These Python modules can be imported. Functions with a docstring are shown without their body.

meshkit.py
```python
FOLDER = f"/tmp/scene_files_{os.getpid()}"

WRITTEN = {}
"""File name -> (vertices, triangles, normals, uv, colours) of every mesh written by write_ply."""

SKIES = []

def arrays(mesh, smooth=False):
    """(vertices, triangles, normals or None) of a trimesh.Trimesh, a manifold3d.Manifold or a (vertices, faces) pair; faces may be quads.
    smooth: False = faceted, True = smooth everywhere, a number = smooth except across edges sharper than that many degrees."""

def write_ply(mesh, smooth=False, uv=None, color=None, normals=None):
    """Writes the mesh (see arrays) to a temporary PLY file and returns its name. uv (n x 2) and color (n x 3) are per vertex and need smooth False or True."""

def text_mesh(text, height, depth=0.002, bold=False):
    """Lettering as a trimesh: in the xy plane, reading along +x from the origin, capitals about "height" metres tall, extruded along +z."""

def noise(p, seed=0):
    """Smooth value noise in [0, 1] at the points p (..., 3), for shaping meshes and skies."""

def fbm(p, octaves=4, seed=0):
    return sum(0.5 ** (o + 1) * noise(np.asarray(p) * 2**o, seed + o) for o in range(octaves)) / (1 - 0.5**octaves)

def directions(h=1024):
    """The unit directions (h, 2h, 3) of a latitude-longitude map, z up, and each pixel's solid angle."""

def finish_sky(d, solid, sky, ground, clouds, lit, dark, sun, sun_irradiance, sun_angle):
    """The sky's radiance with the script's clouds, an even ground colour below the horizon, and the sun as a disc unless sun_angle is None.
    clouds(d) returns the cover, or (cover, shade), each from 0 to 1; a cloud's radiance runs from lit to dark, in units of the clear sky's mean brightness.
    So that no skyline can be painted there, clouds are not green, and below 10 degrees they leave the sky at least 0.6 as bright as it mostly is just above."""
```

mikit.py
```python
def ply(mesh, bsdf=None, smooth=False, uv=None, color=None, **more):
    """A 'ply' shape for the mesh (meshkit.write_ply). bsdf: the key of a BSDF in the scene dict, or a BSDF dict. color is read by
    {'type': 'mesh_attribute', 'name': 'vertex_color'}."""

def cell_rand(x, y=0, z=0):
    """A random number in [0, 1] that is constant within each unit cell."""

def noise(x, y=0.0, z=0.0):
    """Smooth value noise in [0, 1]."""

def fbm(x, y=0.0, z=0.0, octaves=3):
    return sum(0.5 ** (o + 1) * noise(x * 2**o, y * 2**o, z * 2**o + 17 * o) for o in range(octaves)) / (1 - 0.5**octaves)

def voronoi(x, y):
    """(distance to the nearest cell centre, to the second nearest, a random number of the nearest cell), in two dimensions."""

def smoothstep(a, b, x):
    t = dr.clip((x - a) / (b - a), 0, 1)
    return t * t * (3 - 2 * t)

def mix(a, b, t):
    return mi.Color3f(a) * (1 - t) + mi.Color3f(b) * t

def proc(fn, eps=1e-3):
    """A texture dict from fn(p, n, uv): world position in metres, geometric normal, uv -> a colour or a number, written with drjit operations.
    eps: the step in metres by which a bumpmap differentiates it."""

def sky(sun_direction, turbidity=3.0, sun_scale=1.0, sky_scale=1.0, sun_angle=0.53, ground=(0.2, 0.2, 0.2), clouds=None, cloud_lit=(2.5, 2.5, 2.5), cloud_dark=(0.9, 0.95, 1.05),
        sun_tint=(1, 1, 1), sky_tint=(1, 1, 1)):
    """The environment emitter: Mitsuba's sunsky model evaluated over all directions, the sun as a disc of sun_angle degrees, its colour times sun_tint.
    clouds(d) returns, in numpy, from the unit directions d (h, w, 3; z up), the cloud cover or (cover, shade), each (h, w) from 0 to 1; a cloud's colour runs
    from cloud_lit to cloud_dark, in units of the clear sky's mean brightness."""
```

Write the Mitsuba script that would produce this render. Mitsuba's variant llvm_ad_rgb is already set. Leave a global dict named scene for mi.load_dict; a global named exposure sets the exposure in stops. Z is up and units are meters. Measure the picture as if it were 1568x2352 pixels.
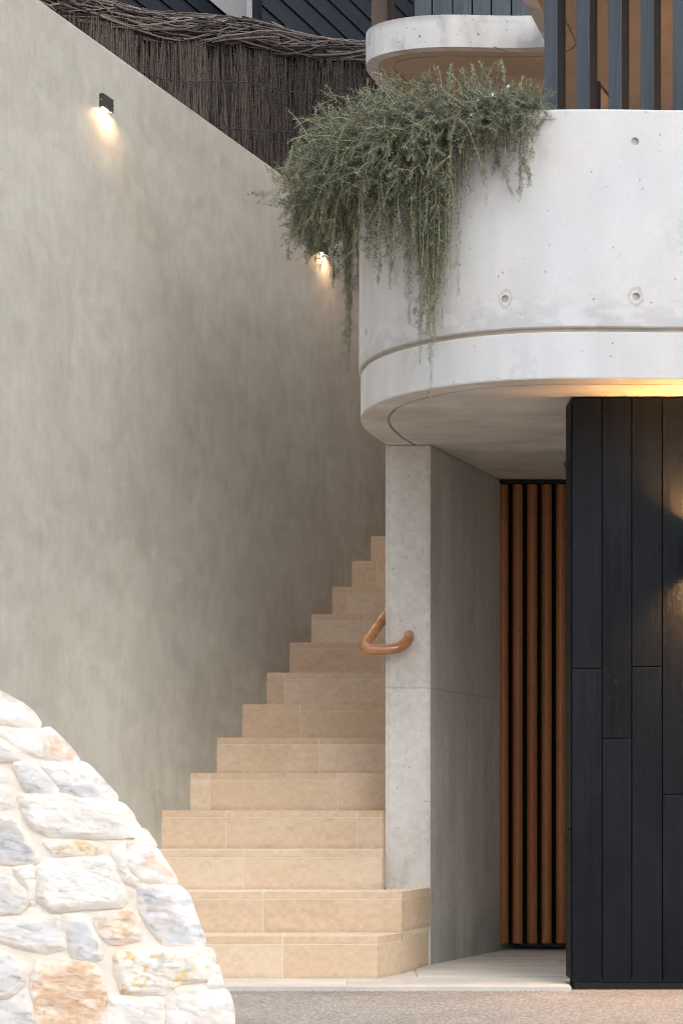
import math
import numpy as np
import trimesh
import drjit as dr
import mitsuba as mi
import mikit
import meshkit
import manifold3d as m3
from scipy.interpolate import splprep, splev
from scipy.spatial import Delaunay
from shapely.geometry import Polygon, Point
import shapely
from mikit import noise, fbm, voronoi, cell_rand, smoothstep, mix, proc

T = mi.ScalarTransform4f
scene, labels = {}, {}

# ------------------------------------------------------------------ camera, sky, exposure
# The camera stands low on the sloping drive, level, with a rising lens shift. y runs away from it, z = 0 is the entry paving.
F, H0, E = 5201.0, 1870.0, 0.6628          # focal length and horizon in pixels of a 1568 x 2352 picture, eye height
scene['camera'] = {
    'type': 'perspective', 'fov': 2 * math.degrees(math.atan(784 / F)), 'fov_axis': 'x',
    'principal_point_offset_x': 0.0, 'principal_point_offset_y': -(H0 - 1176) / 2352.0,
    'near_clip': 0.1, 'far_clip': 2000.0,
    'to_world': T().look_at(origin=[0, 0, E], target=[0, 10, E], up=[0, 0, 1]),
}
scene['sky'] = mikit.sky((0.38, -0.74, 0.56), turbidity=3, sun_scale=0.22, sun_angle=45, clouds=lambda d: 1.0,
                         sun_tint=(0.77, 0.95, 1.25), cloud_lit=(1.68, 1.76, 1.98), cloud_dark=(1.2, 1.2, 1.2), ground=(0.22, 0.21, 0.2))
exposure = 3.0


def X(px, d):
    return (px - 784.0) / F * d


def Z(py, d):
    return E + (H0 - py) / F * d


AX = np.array([0.3661, 1.0])                # plan direction of the stair passage
AX /= np.linalg.norm(AX)
PERP = np.array([AX[1], -AX[0]])
WALL_M, WALL_C = 0.3661, -4.447             # the rendered wall's face: x = WALL_M y + WALL_C


# ------------------------------------------------------------------ helpers
def add(key, shape, label=None, cat=None, group=None, kind=None):
    k, n = key, 0
    while k in scene:
        n += 1
        k = f'{key}_{n:03d}'
    scene[k] = shape
    if label or kind:
        tag(k, label, cat, group, kind)
    return k


def tag(k, label=None, cat=None, group=None, kind=None):
    d = labels.setdefault(k, {})
    for a, b in (('label', label), ('category', cat), ('group', group), ('kind', kind)):
        if b:
            d[a] = b


def merge(meshes):
    vs, fs, n = [], [], 0
    for v, f in meshes:
        vs.append(np.asarray(v, float))
        fs.append(np.asarray(f, int) + n)
        n += len(v)
    return np.vstack(vs), np.vstack(fs)


def inset(poly, c):
    """A convex counter-clockwise polygon moved inwards by c."""
    p = np.asarray(poly, float)
    n = len(p)
    out = []
    for i in range(n):
        a, b, d = p[i - 1], p[i], p[(i + 1) % n]
        t1, t2 = (b - a) / np.linalg.norm(b - a), (d - b) / np.linalg.norm(d - b)
        n1, n2 = np.array([-t1[1], t1[0]]), np.array([-t2[1], t2[0]])
        m = n1 + n2
        out.append(b + m * (c / max(1 + n1 @ n2, 0.2)))
    return np.array(out)


def ccw(p):
    p = np.asarray(p, float)
    a = np.sum(p[:, 0] * np.roll(p[:, 1], -1) - np.roll(p[:, 0], -1) * p[:, 1])
    return p if a > 0 else p[::-1]


def prism(poly, z0, z1, c=0.002):
    """A chamfered prism over a convex plan polygon."""
    p = ccw(poly)
    q = inset(p, c)
    n = len(p)
    rings = [(q, z0), (p, z0 + c), (p, z1 - c), (q, z1)]
    v = np.vstack([np.c_[a, np.full(n, z)] for a, z in rings])
    f = []
    for r in range(3):
        for i in range(n):
            j = (i + 1) % n
            a, b, d, e = r * n + i, r * n + j, (r + 1) * n + j, (r + 1) * n + i
            f += [[a, b, d], [a, d, e]]
    for i in range(1, n - 1):
        f += [[0, i + 1, i], [3 * n, 3 * n + i, 3 * n + i + 1]]
    return v, np.array(f)


def box(x0, x1, y0, y1, z0, z1, c=0.002):
    return prism([(x0, y0), (x1, y0), (x1, y1), (x0, y1)], z0, z1, c)


def ubox(o, u, v, du, dv, z0, z1, c=0.002):
    """A box standing on plan point o, running du along unit vector u and dv along v."""
    o, u, v = np.asarray(o, float), np.asarray(u, float), np.asarray(v, float)
    return prism([o, o + u * du, o + u * du + v * dv, o + v * dv], z0, z1, c)


def tubes(paths, radii, sides=4, caps=True):
    """Many polylines (n, m, 3) with radii (n, m) as tubes in one mesh."""
    p = np.asarray(paths, float)
    n, m = p.shape[:2]
    r = np.broadcast_to(np.asarray(radii, float), (n, m))
    t = np.gradient(p, axis=1)
    t /= np.linalg.norm(t, axis=2, keepdims=True) + 1e-12
    ref = np.where(np.abs(t[:, :1, 2:]) < 0.8, [0, 0, 1.0], [1.0, 0.3, 0])
    a = np.cross(t, ref)
    a /= np.linalg.norm(a, axis=2, keepdims=True) + 1e-12
    b = np.cross(t, a)
    ang = np.arange(sides) * 2 * np.pi / sides
    v = p[:, :, None] + r[:, :, None, None] * (np.cos(ang)[:, None] * a[:, :, None] + np.sin(ang)[:, None] * b[:, :, None])
    i, j = np.meshgrid(np.arange(m - 1), np.arange(sides), indexing='ij')
    q = np.stack([i * sides + j, (i + 1) * sides + j, (i + 1) * sides + (j + 1) % sides, i * sides + (j + 1) % sides], -1).reshape(-1, 4)
    f = np.vstack([q[:, [0, 1, 2]], q[:, [0, 2, 3]]])
    if caps:
        e = (m - 1) * sides
        f = np.vstack([f, [[0, k, k + 1] for k in range(1, sides - 1)], [[e, e + k + 1, e + k] for k in range(1, sides - 1)]])
    f = (f[None] + (np.arange(n) * m * sides)[:, None, None]).reshape(-1, 3)
    return v.reshape(-1, 3), f


def tube1(path, r, sides=24):
    return tubes(np.asarray(path)[None], np.broadcast_to(r, (1, len(path))), sides)


def cyl(p, axis, r, h, n=32):
    """A capped cylinder from p along axis."""
    axis = np.asarray(axis, float) / np.linalg.norm(axis)
    m = trimesh.creation.cylinder(radius=r, height=h, sections=n)
    m.apply_transform(trimesh.geometry.align_vectors([0, 0, 1], axis))
    m.apply_translation(np.asarray(p, float) + axis * h / 2)
    return m


def manifold(v, f):
    return m3.Manifold(m3.Mesh(np.asarray(v, np.float32), np.asarray(f, np.uint32)))


def tm(v, f):
    return trimesh.Trimesh(v, f, process=False)


def sweep(curve, normal, profile):
    """The closed profile of (outward offset, z) pairs swept along a plan curve, with end caps."""
    prof = np.asarray(profile, float)
    n, m = len(curve), len(prof)
    v = np.zeros((n, m, 3))
    v[:, :, :2] = curve[:, None] + normal[:, None] * prof[None, :, :1]
    v[:, :, 2] = prof[None, :, 1]
    f = []
    for i in range(n - 1):
        for j in range(m):
            a, b, c, d = i * m + j, i * m + (j + 1) % m, (i + 1) * m + (j + 1) % m, (i + 1) * m + j
            f += [[a, b, c], [a, c, d]]
    tv, tri = trimesh.creation.triangulate_polygon(Polygon(prof), engine='earcut')
    near_ = np.array([np.argmin(np.sum((prof - q) ** 2, 1)) for q in tv])
    tri = [t for t in near_[tri] if len(set(t)) == 3]
    f += [list(t) for t in tri] + [[t[0] + (n - 1) * m, t[2] + (n - 1) * m, t[1] + (n - 1) * m] for t in tri]
    mesh = tm(v.reshape(-1, 3), np.array(f))
    trimesh.repair.fix_normals(mesh)
    return mesh


def ext(poly, z0, z1):
    mesh = trimesh.creation.extrude_polygon(poly, z1 - z0, engine='earcut')
    mesh.apply_translation([0, 0, z0])
    return mesh


def seeded(v, f, rng):
    """uv that is constant on the whole piece: two random numbers its material reads."""
    return np.tile(rng.random(2), (len(v), 1))


# ------------------------------------------------------------------ materials
def material(key, color, rough=0.8, bump=None, scale=1.0, eps=1e-3, spec=0.3, **more):
    d = {'type': 'principled', 'base_color': proc(color) if callable(color) else {'type': 'rgb', 'value': list(color)},
         'roughness': proc(rough) if callable(rough) else rough, 'specular': spec, **more}
    if bump is not None:
        d = {'type': 'bumpmap', 'tex': proc(bump, eps), 'scale': scale, 'bsdf': d}
    scene[key] = {'type': 'twosided', 'bsdf': d}


def plaster_col(p, n, uv):
    u, z = p.y * 1.065, p.z
    a = fbm(u * 0.9, z * 1.0, 3.1, 4)
    b = fbm(u * 3.2 + a * 2, z * 4.0, 7.7, 4)
    c = fbm(u * 16 + b * 4, z * 15, 1.3, 5)
    sw = fbm(u * 5 + b * 5, z * 7.0 - a * 5, 4.4, 5)
    gr = noise(u * 150, z * 190, 2.0)
    t = dr.clip(0.5 + (a - 0.5) * 1.05 + (b - 0.5) * 0.58 + (c - 0.5) * 0.62 + (smoothstep(0.46, 0.54, sw) - 0.5) * 0.11 + (gr - 0.5) * 0.22 + (fbm(u * 42, z * 7 + b * 3, 6.6, 3) - 0.5) * 0.34, 0, 1)
    col = mix((0.380, 0.359, 0.310), (0.552, 0.530, 0.474), t)
    g = smoothstep(0.5, 0.68, fbm(u * 2.2 + 9, z * 1.5, 5.0, 3))
    col = mix(col, col * mi.Color3f(0.982, 0.98, 0.962), g)
    # damp patch that follows the steps
    k = dr.floor((p.y - 9.111) / 0.29) + 1
    w = fbm(u * 9, z * 9, 2.0, 3) - 0.5
    m = dr.minimum(z - 0.17 * k, dr.maximum(9.111 + k * 0.29 - p.y, z - 0.17 * (k + 1))) + w * 0.09
    on = (p.y > 8.6) & (z > 0)
    patch = dr.select(on, smoothstep(0.075, 0.045, m), 0.0)
    line = dr.select(on, smoothstep(0.012, 0.0, dr.abs(m - 0.06)) * smoothstep(0.45, 0.6, noise(u * 7, z * 7, 4.0)), 0.0)
    return col * (1 - 0.06 * patch - 0.09 * line)


def plaster_bump(p, n, uv):
    u = p.y * 1.065
    w = fbm(u * 3, p.z * 3, 0.0, 2)
    return 0.7 * fbm(u * 12 + w * 3, p.z * 16, 2.2, 4) + 0.18 * smoothstep(0.44, 0.6, fbm(u * 7 + w * 4, p.z * 9, 8.0, 3)) + 0.16 * noise(u * 160, p.z * 190)


material('plaster', plaster_col, 0.75, plaster_bump, 0.0026, 2e-3, spec=0.35)


def conc_u(p):
    return p.x - p.y


def pores(u, z, s, size):
    d1, d2, r = voronoi(u * s, z * s)
    return smoothstep(size, size * 0.45, d1 / (0.25 + r)) * smoothstep(0.45, 0.5, r)


HALOS = []                                          # patched rings round some tie holes, filled with the drum


def white_col(p, n, uv):
    u, z = conc_u(p), p.z
    a = fbm(u * 1.7, z * 1.4, 2.0, 4)
    b = fbm(u * 11, z * 6, 4.0, 3)
    s = fbm(u * 14, z * 0.9, 9.0, 3)
    v = 0.60 + (a - 0.5) * 0.15 + (b - 0.5) * 0.07 + (s - 0.5) * 0.05
    v += (noise(u * 170, z * 170, 3.0) - 0.5) * 0.03
    col = mi.Color3f(v, v * 0.987, v * 0.966)
    blue = smoothstep(0.45, 0.65, fbm(u * 2.1 + 4, z * 2.1, 6.0, 3))
    col = mix(col, col * mi.Color3f(0.955, 0.985, 1.02), blue)
    scuff = smoothstep(0.62, 0.72, fbm(u * 4.5, z * 3.5, 1.0, 5)) * smoothstep(0.4, 0.6, fbm(u * 40, z * 30, 3.0, 3))
    col *= 1 - 0.07 * scuff
    # grey bloom over the joint
    j = smoothstep(0.20, 0.0, z - 2.475) * smoothstep(-0.005, 0.0, z - 2.475)
    j *= smoothstep(0.40, 0.66, fbm(u * 12, z * 26, 5.0, 5) + 0.22 * smoothstep(0.07, 0.0, z - 2.475))
    col *= 1 - 0.16 * j
    po = dr.maximum(pores(u, z, 8.0, 0.030), 0.7 * pores(u + 3.3, z + 1.7, 21.0, 0.040))
    # run-off under the planter edge
    run = smoothstep(0.52, 0.72, fbm(u * 12, z * 0.8, 2.0, 3)) * smoothstep(-8.0, -8.6, u) * smoothstep(2.4, 3.2, z)
    col = mix(col, col * mi.Color3f(0.70, 0.66, 0.60), 0.55 * run)
    for hx, hy, hz, hr in HALOS:
        dd = dr.sqrt(dr.square(p.x - hx) + dr.square(p.y - hy) + dr.square((p.z - hz) * 0.8)) / hr
        dd = dd + (fbm(u * 40, z * 40, 6.0, 3) - 0.5) * 0.7
        ring = smoothstep(0.55, 0.8, dd) * smoothstep(1.15, 0.9, dd)
        col *= 1 - 0.20 * ring
    return col * (1 - 0.62 * po)


def white_bump(p, n, uv):
    u, z = conc_u(p), p.z
    return 0.35 * fbm(u * 18, z * 18, 1.0, 4) - 0.8 * pores(u, z, 8.0, 0.030) + 0.1 * noise(u * 220, z * 220)


material('white_concrete', white_col, 0.7, white_bump, 0.0022, 1e-3, spec=0.35)


def white2_col(p, n, uv):
    u, z = conc_u(p), p.z
    v = 0.59 + (fbm(u * 3, z * 3, 2.0, 4) - 0.5) * 0.18 + (fbm(u * 22, z * 2.0, 9.0, 3) - 0.5) * 0.10
    col = mi.Color3f(v, v * 0.98, v * 0.955)
    po = dr.maximum(pores(u, z, 7.0, 0.05), pores(u + 3.3, z + 1.7, 19.0, 0.07))
    edge = smoothstep(4.50, 4.56, z) * smoothstep(0.42, 0.62, fbm(u * 9, z * 16, 1.0, 4))
    dirt = smoothstep(0.55, 0.75, fbm(u * 8, z * 5, 3.0, 5))
    return col * (1 - 0.7 * po) * (1 - 0.35 * edge) * (1 - 0.22 * dirt)


material('weathered_concrete', white2_col, 0.8, lambda p, n, uv: 0.3 * fbm(conc_u(p) * 25, p.z * 25, 1.0, 4) - pores(conc_u(p), p.z, 7.0, 0.05), 0.003, 1e-3)


def grey_col(p, n, uv):
    u, z = p.x + p.y * 0.6, p.z
    a = fbm(u * 6, z * 2.2, 2.0, 4)
    b = fbm(u * 55, z * 48, 4.0, 4)
    s = fbm(p.y * 16 + p.x * 3, z * 1.1, 6.0, 3)
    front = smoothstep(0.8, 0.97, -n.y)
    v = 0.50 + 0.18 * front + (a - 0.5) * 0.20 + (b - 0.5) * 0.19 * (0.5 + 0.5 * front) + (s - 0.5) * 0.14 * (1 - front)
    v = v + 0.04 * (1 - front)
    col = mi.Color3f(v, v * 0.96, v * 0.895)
    lime = smoothstep(0.45, 0.62, fbm(u * 14 + 3, z * 9, 7.0, 4)) * smoothstep(1.25, 0.45, z) * front
    col = mix(col, (0.74, 0.72, 0.69), 0.75 * lime)
    po = dr.maximum(pores(u, z, 12.0, 0.045), 0.7 * pores(u + 3.3, z + 1.7, 30.0, 0.05))
    col *= 1 - 0.6 * po
    joint = smoothstep(0.006, 0.0, dr.abs(z - 1.218 + (noise(u * 40, 0, 0) - 0.5) * 0.006))
    below = smoothstep(1.22, 1.215, z)
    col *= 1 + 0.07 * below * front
    damp = smoothstep(0.26, 0.05, z + (fbm(p.y * 4, z * 3, 3.0, 3) - 0.5) * 0.3) * (1 - front)
    col = mix(col, col * mi.Color3f(0.80, 0.84, 0.84), damp)
    rim = dr.maximum(smoothstep(0.024, 0.018, p.x - 0.1932 + (b - 0.5) * 0.01), smoothstep(0.017, 0.012, 0.3903 - p.x + (b - 0.5) * 0.01)) * front
    return col * (1 - 0.22 * joint) * (1 - 0.09 * rim)


def grey_bump(p, n, uv):
    u, z = p.x + p.y * 0.6, p.z
    lump = fbm(u * 40, z * 30, 5.0, 4)
    peel = smoothstep(0.5, 0.56, fbm(u * 22, z * 15, 7.0, 4)) * smoothstep(0.85, 0.4, z) * smoothstep(0.8, 0.97, -n.y)
    joint = smoothstep(0.005, 0.0, dr.abs(z - 1.218 + (noise(u * 40, 0, 0) - 0.5) * 0.006))
    return 0.5 * lump + 1.3 * peel - 0.45 * joint - 0.5 * pores(u, z, 14.0, 0.07) + 0.12 * noise(u * 240, z * 240)


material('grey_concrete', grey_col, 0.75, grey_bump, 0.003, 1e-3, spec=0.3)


def soffit_col(p, n, uv):
    x, y = p.x, p.y
    a = fbm(x * 2.0, y * 5, 2.0, 5)
    b = fbm(x * 6, y * 6, 5.0, 4)
    v = 0.54 + (a - 0.5) * 0.36 + (b - 0.5) * 0.22
    return mi.Color3f(v, v * 0.96, v * 0.895)


material('soffit_concrete', soffit_col, 0.65, lambda p, n, uv: fbm(p.x * 8, p.y * 20, 1.0, 3), 0.002, 2e-3)


def soffit2_col(p, n, uv):
    a = fbm(p.x * 2, p.y * 3, 2.0, 4)
    s = smoothstep(0.006, 0.0, dr.abs(p.y - 11.42)) + smoothstep(0.55, 0.75, fbm(p.x * 7, p.y * 5, 8.0, 4)) * 0.4
    v = 0.40 + (a - 0.5) * 0.14
    return mi.Color3f(v, v * 0.80, v * 0.62) * (1 - 0.3 * dr.minimum(s, 1))


material('upper_soffit', soffit2_col, 0.7)


def limestone_col(p, n, uv):
    r, q = uv.x, uv.y
    a = fbm(p.x * 5 + r * 40, p.y * 5 + q * 30, p.z * 7, 4)
    b = fbm(p.x * 50, p.y * 50, p.z * 50, 3)
    t = dr.clip(0.5 + (r - 0.5) * 1.0 + (a - 0.5) * 0.8, 0, 1)
    col = mix((0.660, 0.492, 0.338), (0.765, 0.625, 0.480), t)
    rust = smoothstep(0.60, 0.74, fbm(p.x * 3 + 7, p.y * 4, p.z * 4, 4))
    col = mix(col, (0.52, 0.34, 0.18), 0.22 * rust)
    grime = smoothstep(0.62, 0.75, fbm(p.x * 19 + 3, p.y * 19, p.z * 25, 3))
    d1, d2, c = voronoi((p.x + p.y * 0.3) * 70, (p.z + p.y) * 70)
    spot = smoothstep(0.16, 0.08, d1) * smoothstep(0.8, 0.85, c)
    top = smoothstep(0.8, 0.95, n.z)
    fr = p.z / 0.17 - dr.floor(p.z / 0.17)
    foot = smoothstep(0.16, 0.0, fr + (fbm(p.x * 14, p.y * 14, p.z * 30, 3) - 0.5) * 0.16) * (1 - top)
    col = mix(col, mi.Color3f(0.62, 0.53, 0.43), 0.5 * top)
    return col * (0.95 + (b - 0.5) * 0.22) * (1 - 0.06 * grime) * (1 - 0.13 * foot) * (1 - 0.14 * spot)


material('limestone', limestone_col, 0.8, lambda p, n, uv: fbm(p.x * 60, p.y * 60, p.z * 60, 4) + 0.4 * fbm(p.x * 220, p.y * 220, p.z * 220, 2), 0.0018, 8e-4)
material('joint_mortar', (0.72, 0.63, 0.51), 0.9)


def paving_col(p, n, uv):
    a = fbm(p.x * 2.5, p.y * 9, uv.x * 20, 4)
    b = fbm(p.x * 30, p.y * 60, 3.0, 3)
    col = mix((0.56, 0.505, 0.445), (0.72, 0.665, 0.60), dr.clip(0.5 + (a - 0.5) * 1.6 + (uv.x - 0.5) * 0.3, 0, 1))
    return col * (0.96 + (b - 0.5) * 0.15)


material('paving', paving_col, 0.6)


def drive_col(p, n, uv):
    d1, d2, r = voronoi(p.x * 110, p.y * 110)
    e1, e2, s = voronoi(p.x * 47 + 5, p.y * 47)
    peb = smoothstep(0.0, 0.25, d2 - d1)
    tone = mix((0.19, 0.178, 0.17), (0.45, 0.415, 0.38), r)
    tone = mix(tone, (0.53, 0.49, 0.45), smoothstep(0.82, 0.9, s) * smoothstep(0.4, 0.2, e1))
    col = mix((0.215, 0.195, 0.18), tone, 0.22 + 0.33 * peb)
    a = fbm(p.x * 1.1, p.y * 2.2, 3.0, 4)
    w = smoothstep(0.2, 1.0, p.x)
    col = mix(col, col * mi.Color3f(1.05, 0.99, 0.95), w)
    edge = smoothstep(8.50, 8.66, p.y + (fbm(p.x * 5, p.y * 9, 2.0, 4) - 0.5) * 0.25)
    stain = smoothstep(0.55, 0.72, fbm(p.x * 2.2 + 4, p.y * 3.0, 8.0, 4))
    col = col * (1 - 0.16 * edge) * (1 - 0.12 * stain)
    return col * mi.Color3f(1.04, 1.0, 0.955) * (1.12 + 0.5 * a)


material('exposed_aggregate', drive_col, 0.85, lambda p, n, uv: smoothstep(0.6, 0.1, voronoi(p.x * 110, p.y * 110)[0]), 0.003, 1e-3)


def char_col(p, n, uv):
    g = fbm(p.x * 55, p.z * 2.5, uv.x * 20, 3)
    a = fbm(p.x * 4, p.z * 1.3, uv.y * 10, 4)
    v = 0.0105 + 0.006 * (g - 0.5) + 0.005 * (a - 0.5) + 0.003 * (uv.x - 0.5)
    return mi.Color3f(v * 0.82, v * 1.0, v * 1.30)


def char_bump(p, n, uv):
    w = fbm(p.x * 9, p.z * 9, uv.x * 30, 2) * 1.6
    d1, d2, r = voronoi(p.x * 85 + w, p.z * 60 - p.x * 50 + w)
    crack = smoothstep(0.12, 0.0, d2 - d1) * smoothstep(0.30, 0.6, fbm(p.x * 5 + uv.y * 7, p.z * 2.2, uv.x * 30, 3))
    return 0.5 * fbm(p.x * 80, p.z * 4, uv.x * 20, 3) - 0.55 * crack + 0.25 * fbm(p.x * 30, p.z * 30, 2.0, 3)


material('charred_timber', char_col, 0.5, char_bump, 0.0040, 8e-4, spec=0.12)


def fin_col(p, n, uv):
    u = p.x * 1.0 + p.y * 0.3
    w = fbm(u * 30 + uv.x * 50, p.z * 1.2, uv.y * 9, 3)
    g = noise(u * 120 + w * 14, p.z * 1.5, uv.x * 20)
    v = 0.80 + 0.42 * (g - 0.5) + 0.3 * (w - 0.5)
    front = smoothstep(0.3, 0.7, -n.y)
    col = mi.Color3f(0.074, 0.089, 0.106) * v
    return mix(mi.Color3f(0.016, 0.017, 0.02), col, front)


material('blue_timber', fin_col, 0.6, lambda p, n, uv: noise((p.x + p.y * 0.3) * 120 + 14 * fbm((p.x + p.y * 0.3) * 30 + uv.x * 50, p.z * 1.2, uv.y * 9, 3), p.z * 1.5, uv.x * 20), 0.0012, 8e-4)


def brown_col(p, n, uv):
    w = fbm(p.x * 18 + p.y * 18 + uv.x * 40, p.z * 1.1, uv.y * 9, 3)
    g = noise((p.x + p.y) * 160 + w * 20, p.z * 3, uv.x * 20)
    knot = smoothstep(0.72, 0.8, noise(p.x * 60 + uv.y * 30, p.z * 8, uv.x * 50))
    col = mix((0.31, 0.112, 0.036), (0.50, 0.215, 0.075), dr.clip(0.5 + (w - 0.5) * 1.3 + (uv.x - 0.5) * 0.5 + (g - 0.5) * 0.4, 0, 1))
    return col * (1 - 0.12 * knot)


material('pole_timber', brown_col, 0.38, spec=0.5)


def rail_col(p, n, uv):
    w = fbm(p.x * 9, p.z * 30, p.y * 6, 3)
    g = noise(p.x * 30, p.z * 110, p.y * 12)
    return mix((0.36, 0.145, 0.052), (0.56, 0.265, 0.11), dr.clip(0.5 + (w - 0.5) * 0.9 + (g - 0.5) * 0.3, 0, 1))


material('rail_timber', rail_col, 0.16, spec=0.9, clearcoat=1.0, clearcoat_gloss=0.92)
material('void_black', (0.012, 0.012, 0.013), 0.8)
material('black_metal', (0.02, 0.021, 0.023), 0.45)
material('bronze_metal', (0.045, 0.038, 0.032), 0.5, spec=0.5)
material('steel', (0.55, 0.54, 0.52), 0.3, metallic=1.0)
material('twig', lambda p, n, uv: mix((0.032, 0.026, 0.023), (0.195, 0.158, 0.138), uv.x), 0.8)
material('navy_board', lambda p, n, uv: mi.Color3f(0.011, 0.014, 0.020) * (0.7 + 0.6 * fbm(p.y * 3, p.z * 14, uv.x * 9, 3)), 0.6, spec=0.12)
material('pale_render', (0.5, 0.49, 0.47), 0.8)
material('post_paint', (0.8, 0.8, 0.77), 0.6)
material('old_post', lambda p, n, uv: mix((0.09, 0.062, 0.05), (0.17, 0.115, 0.09), fbm(p.x * 12, p.z * 3, 1.0, 4)), 0.7)
material('soil', (0.05, 0.04, 0.03), 0.95)
material('groove_concrete', lambda p, n, uv: mi.Color3f(0.50, 0.43, 0.35) * (0.7 + 0.6 * fbm(conc_u(p) * 9, p.z * 40, 2.0, 4)), 0.9)
scene['leaf'] = {'type': 'twosided', 'bsdf': {'type': 'principled', 'base_color': {'type': 'mesh_attribute', 'name': 'vertex_color'}, 'roughness': 0.5, 'specular': 0.4}}
material('petal', (0.75, 0.74, 0.82), 0.7)
scene['glass_pane'] = {'type': 'thindielectric'}


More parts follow.
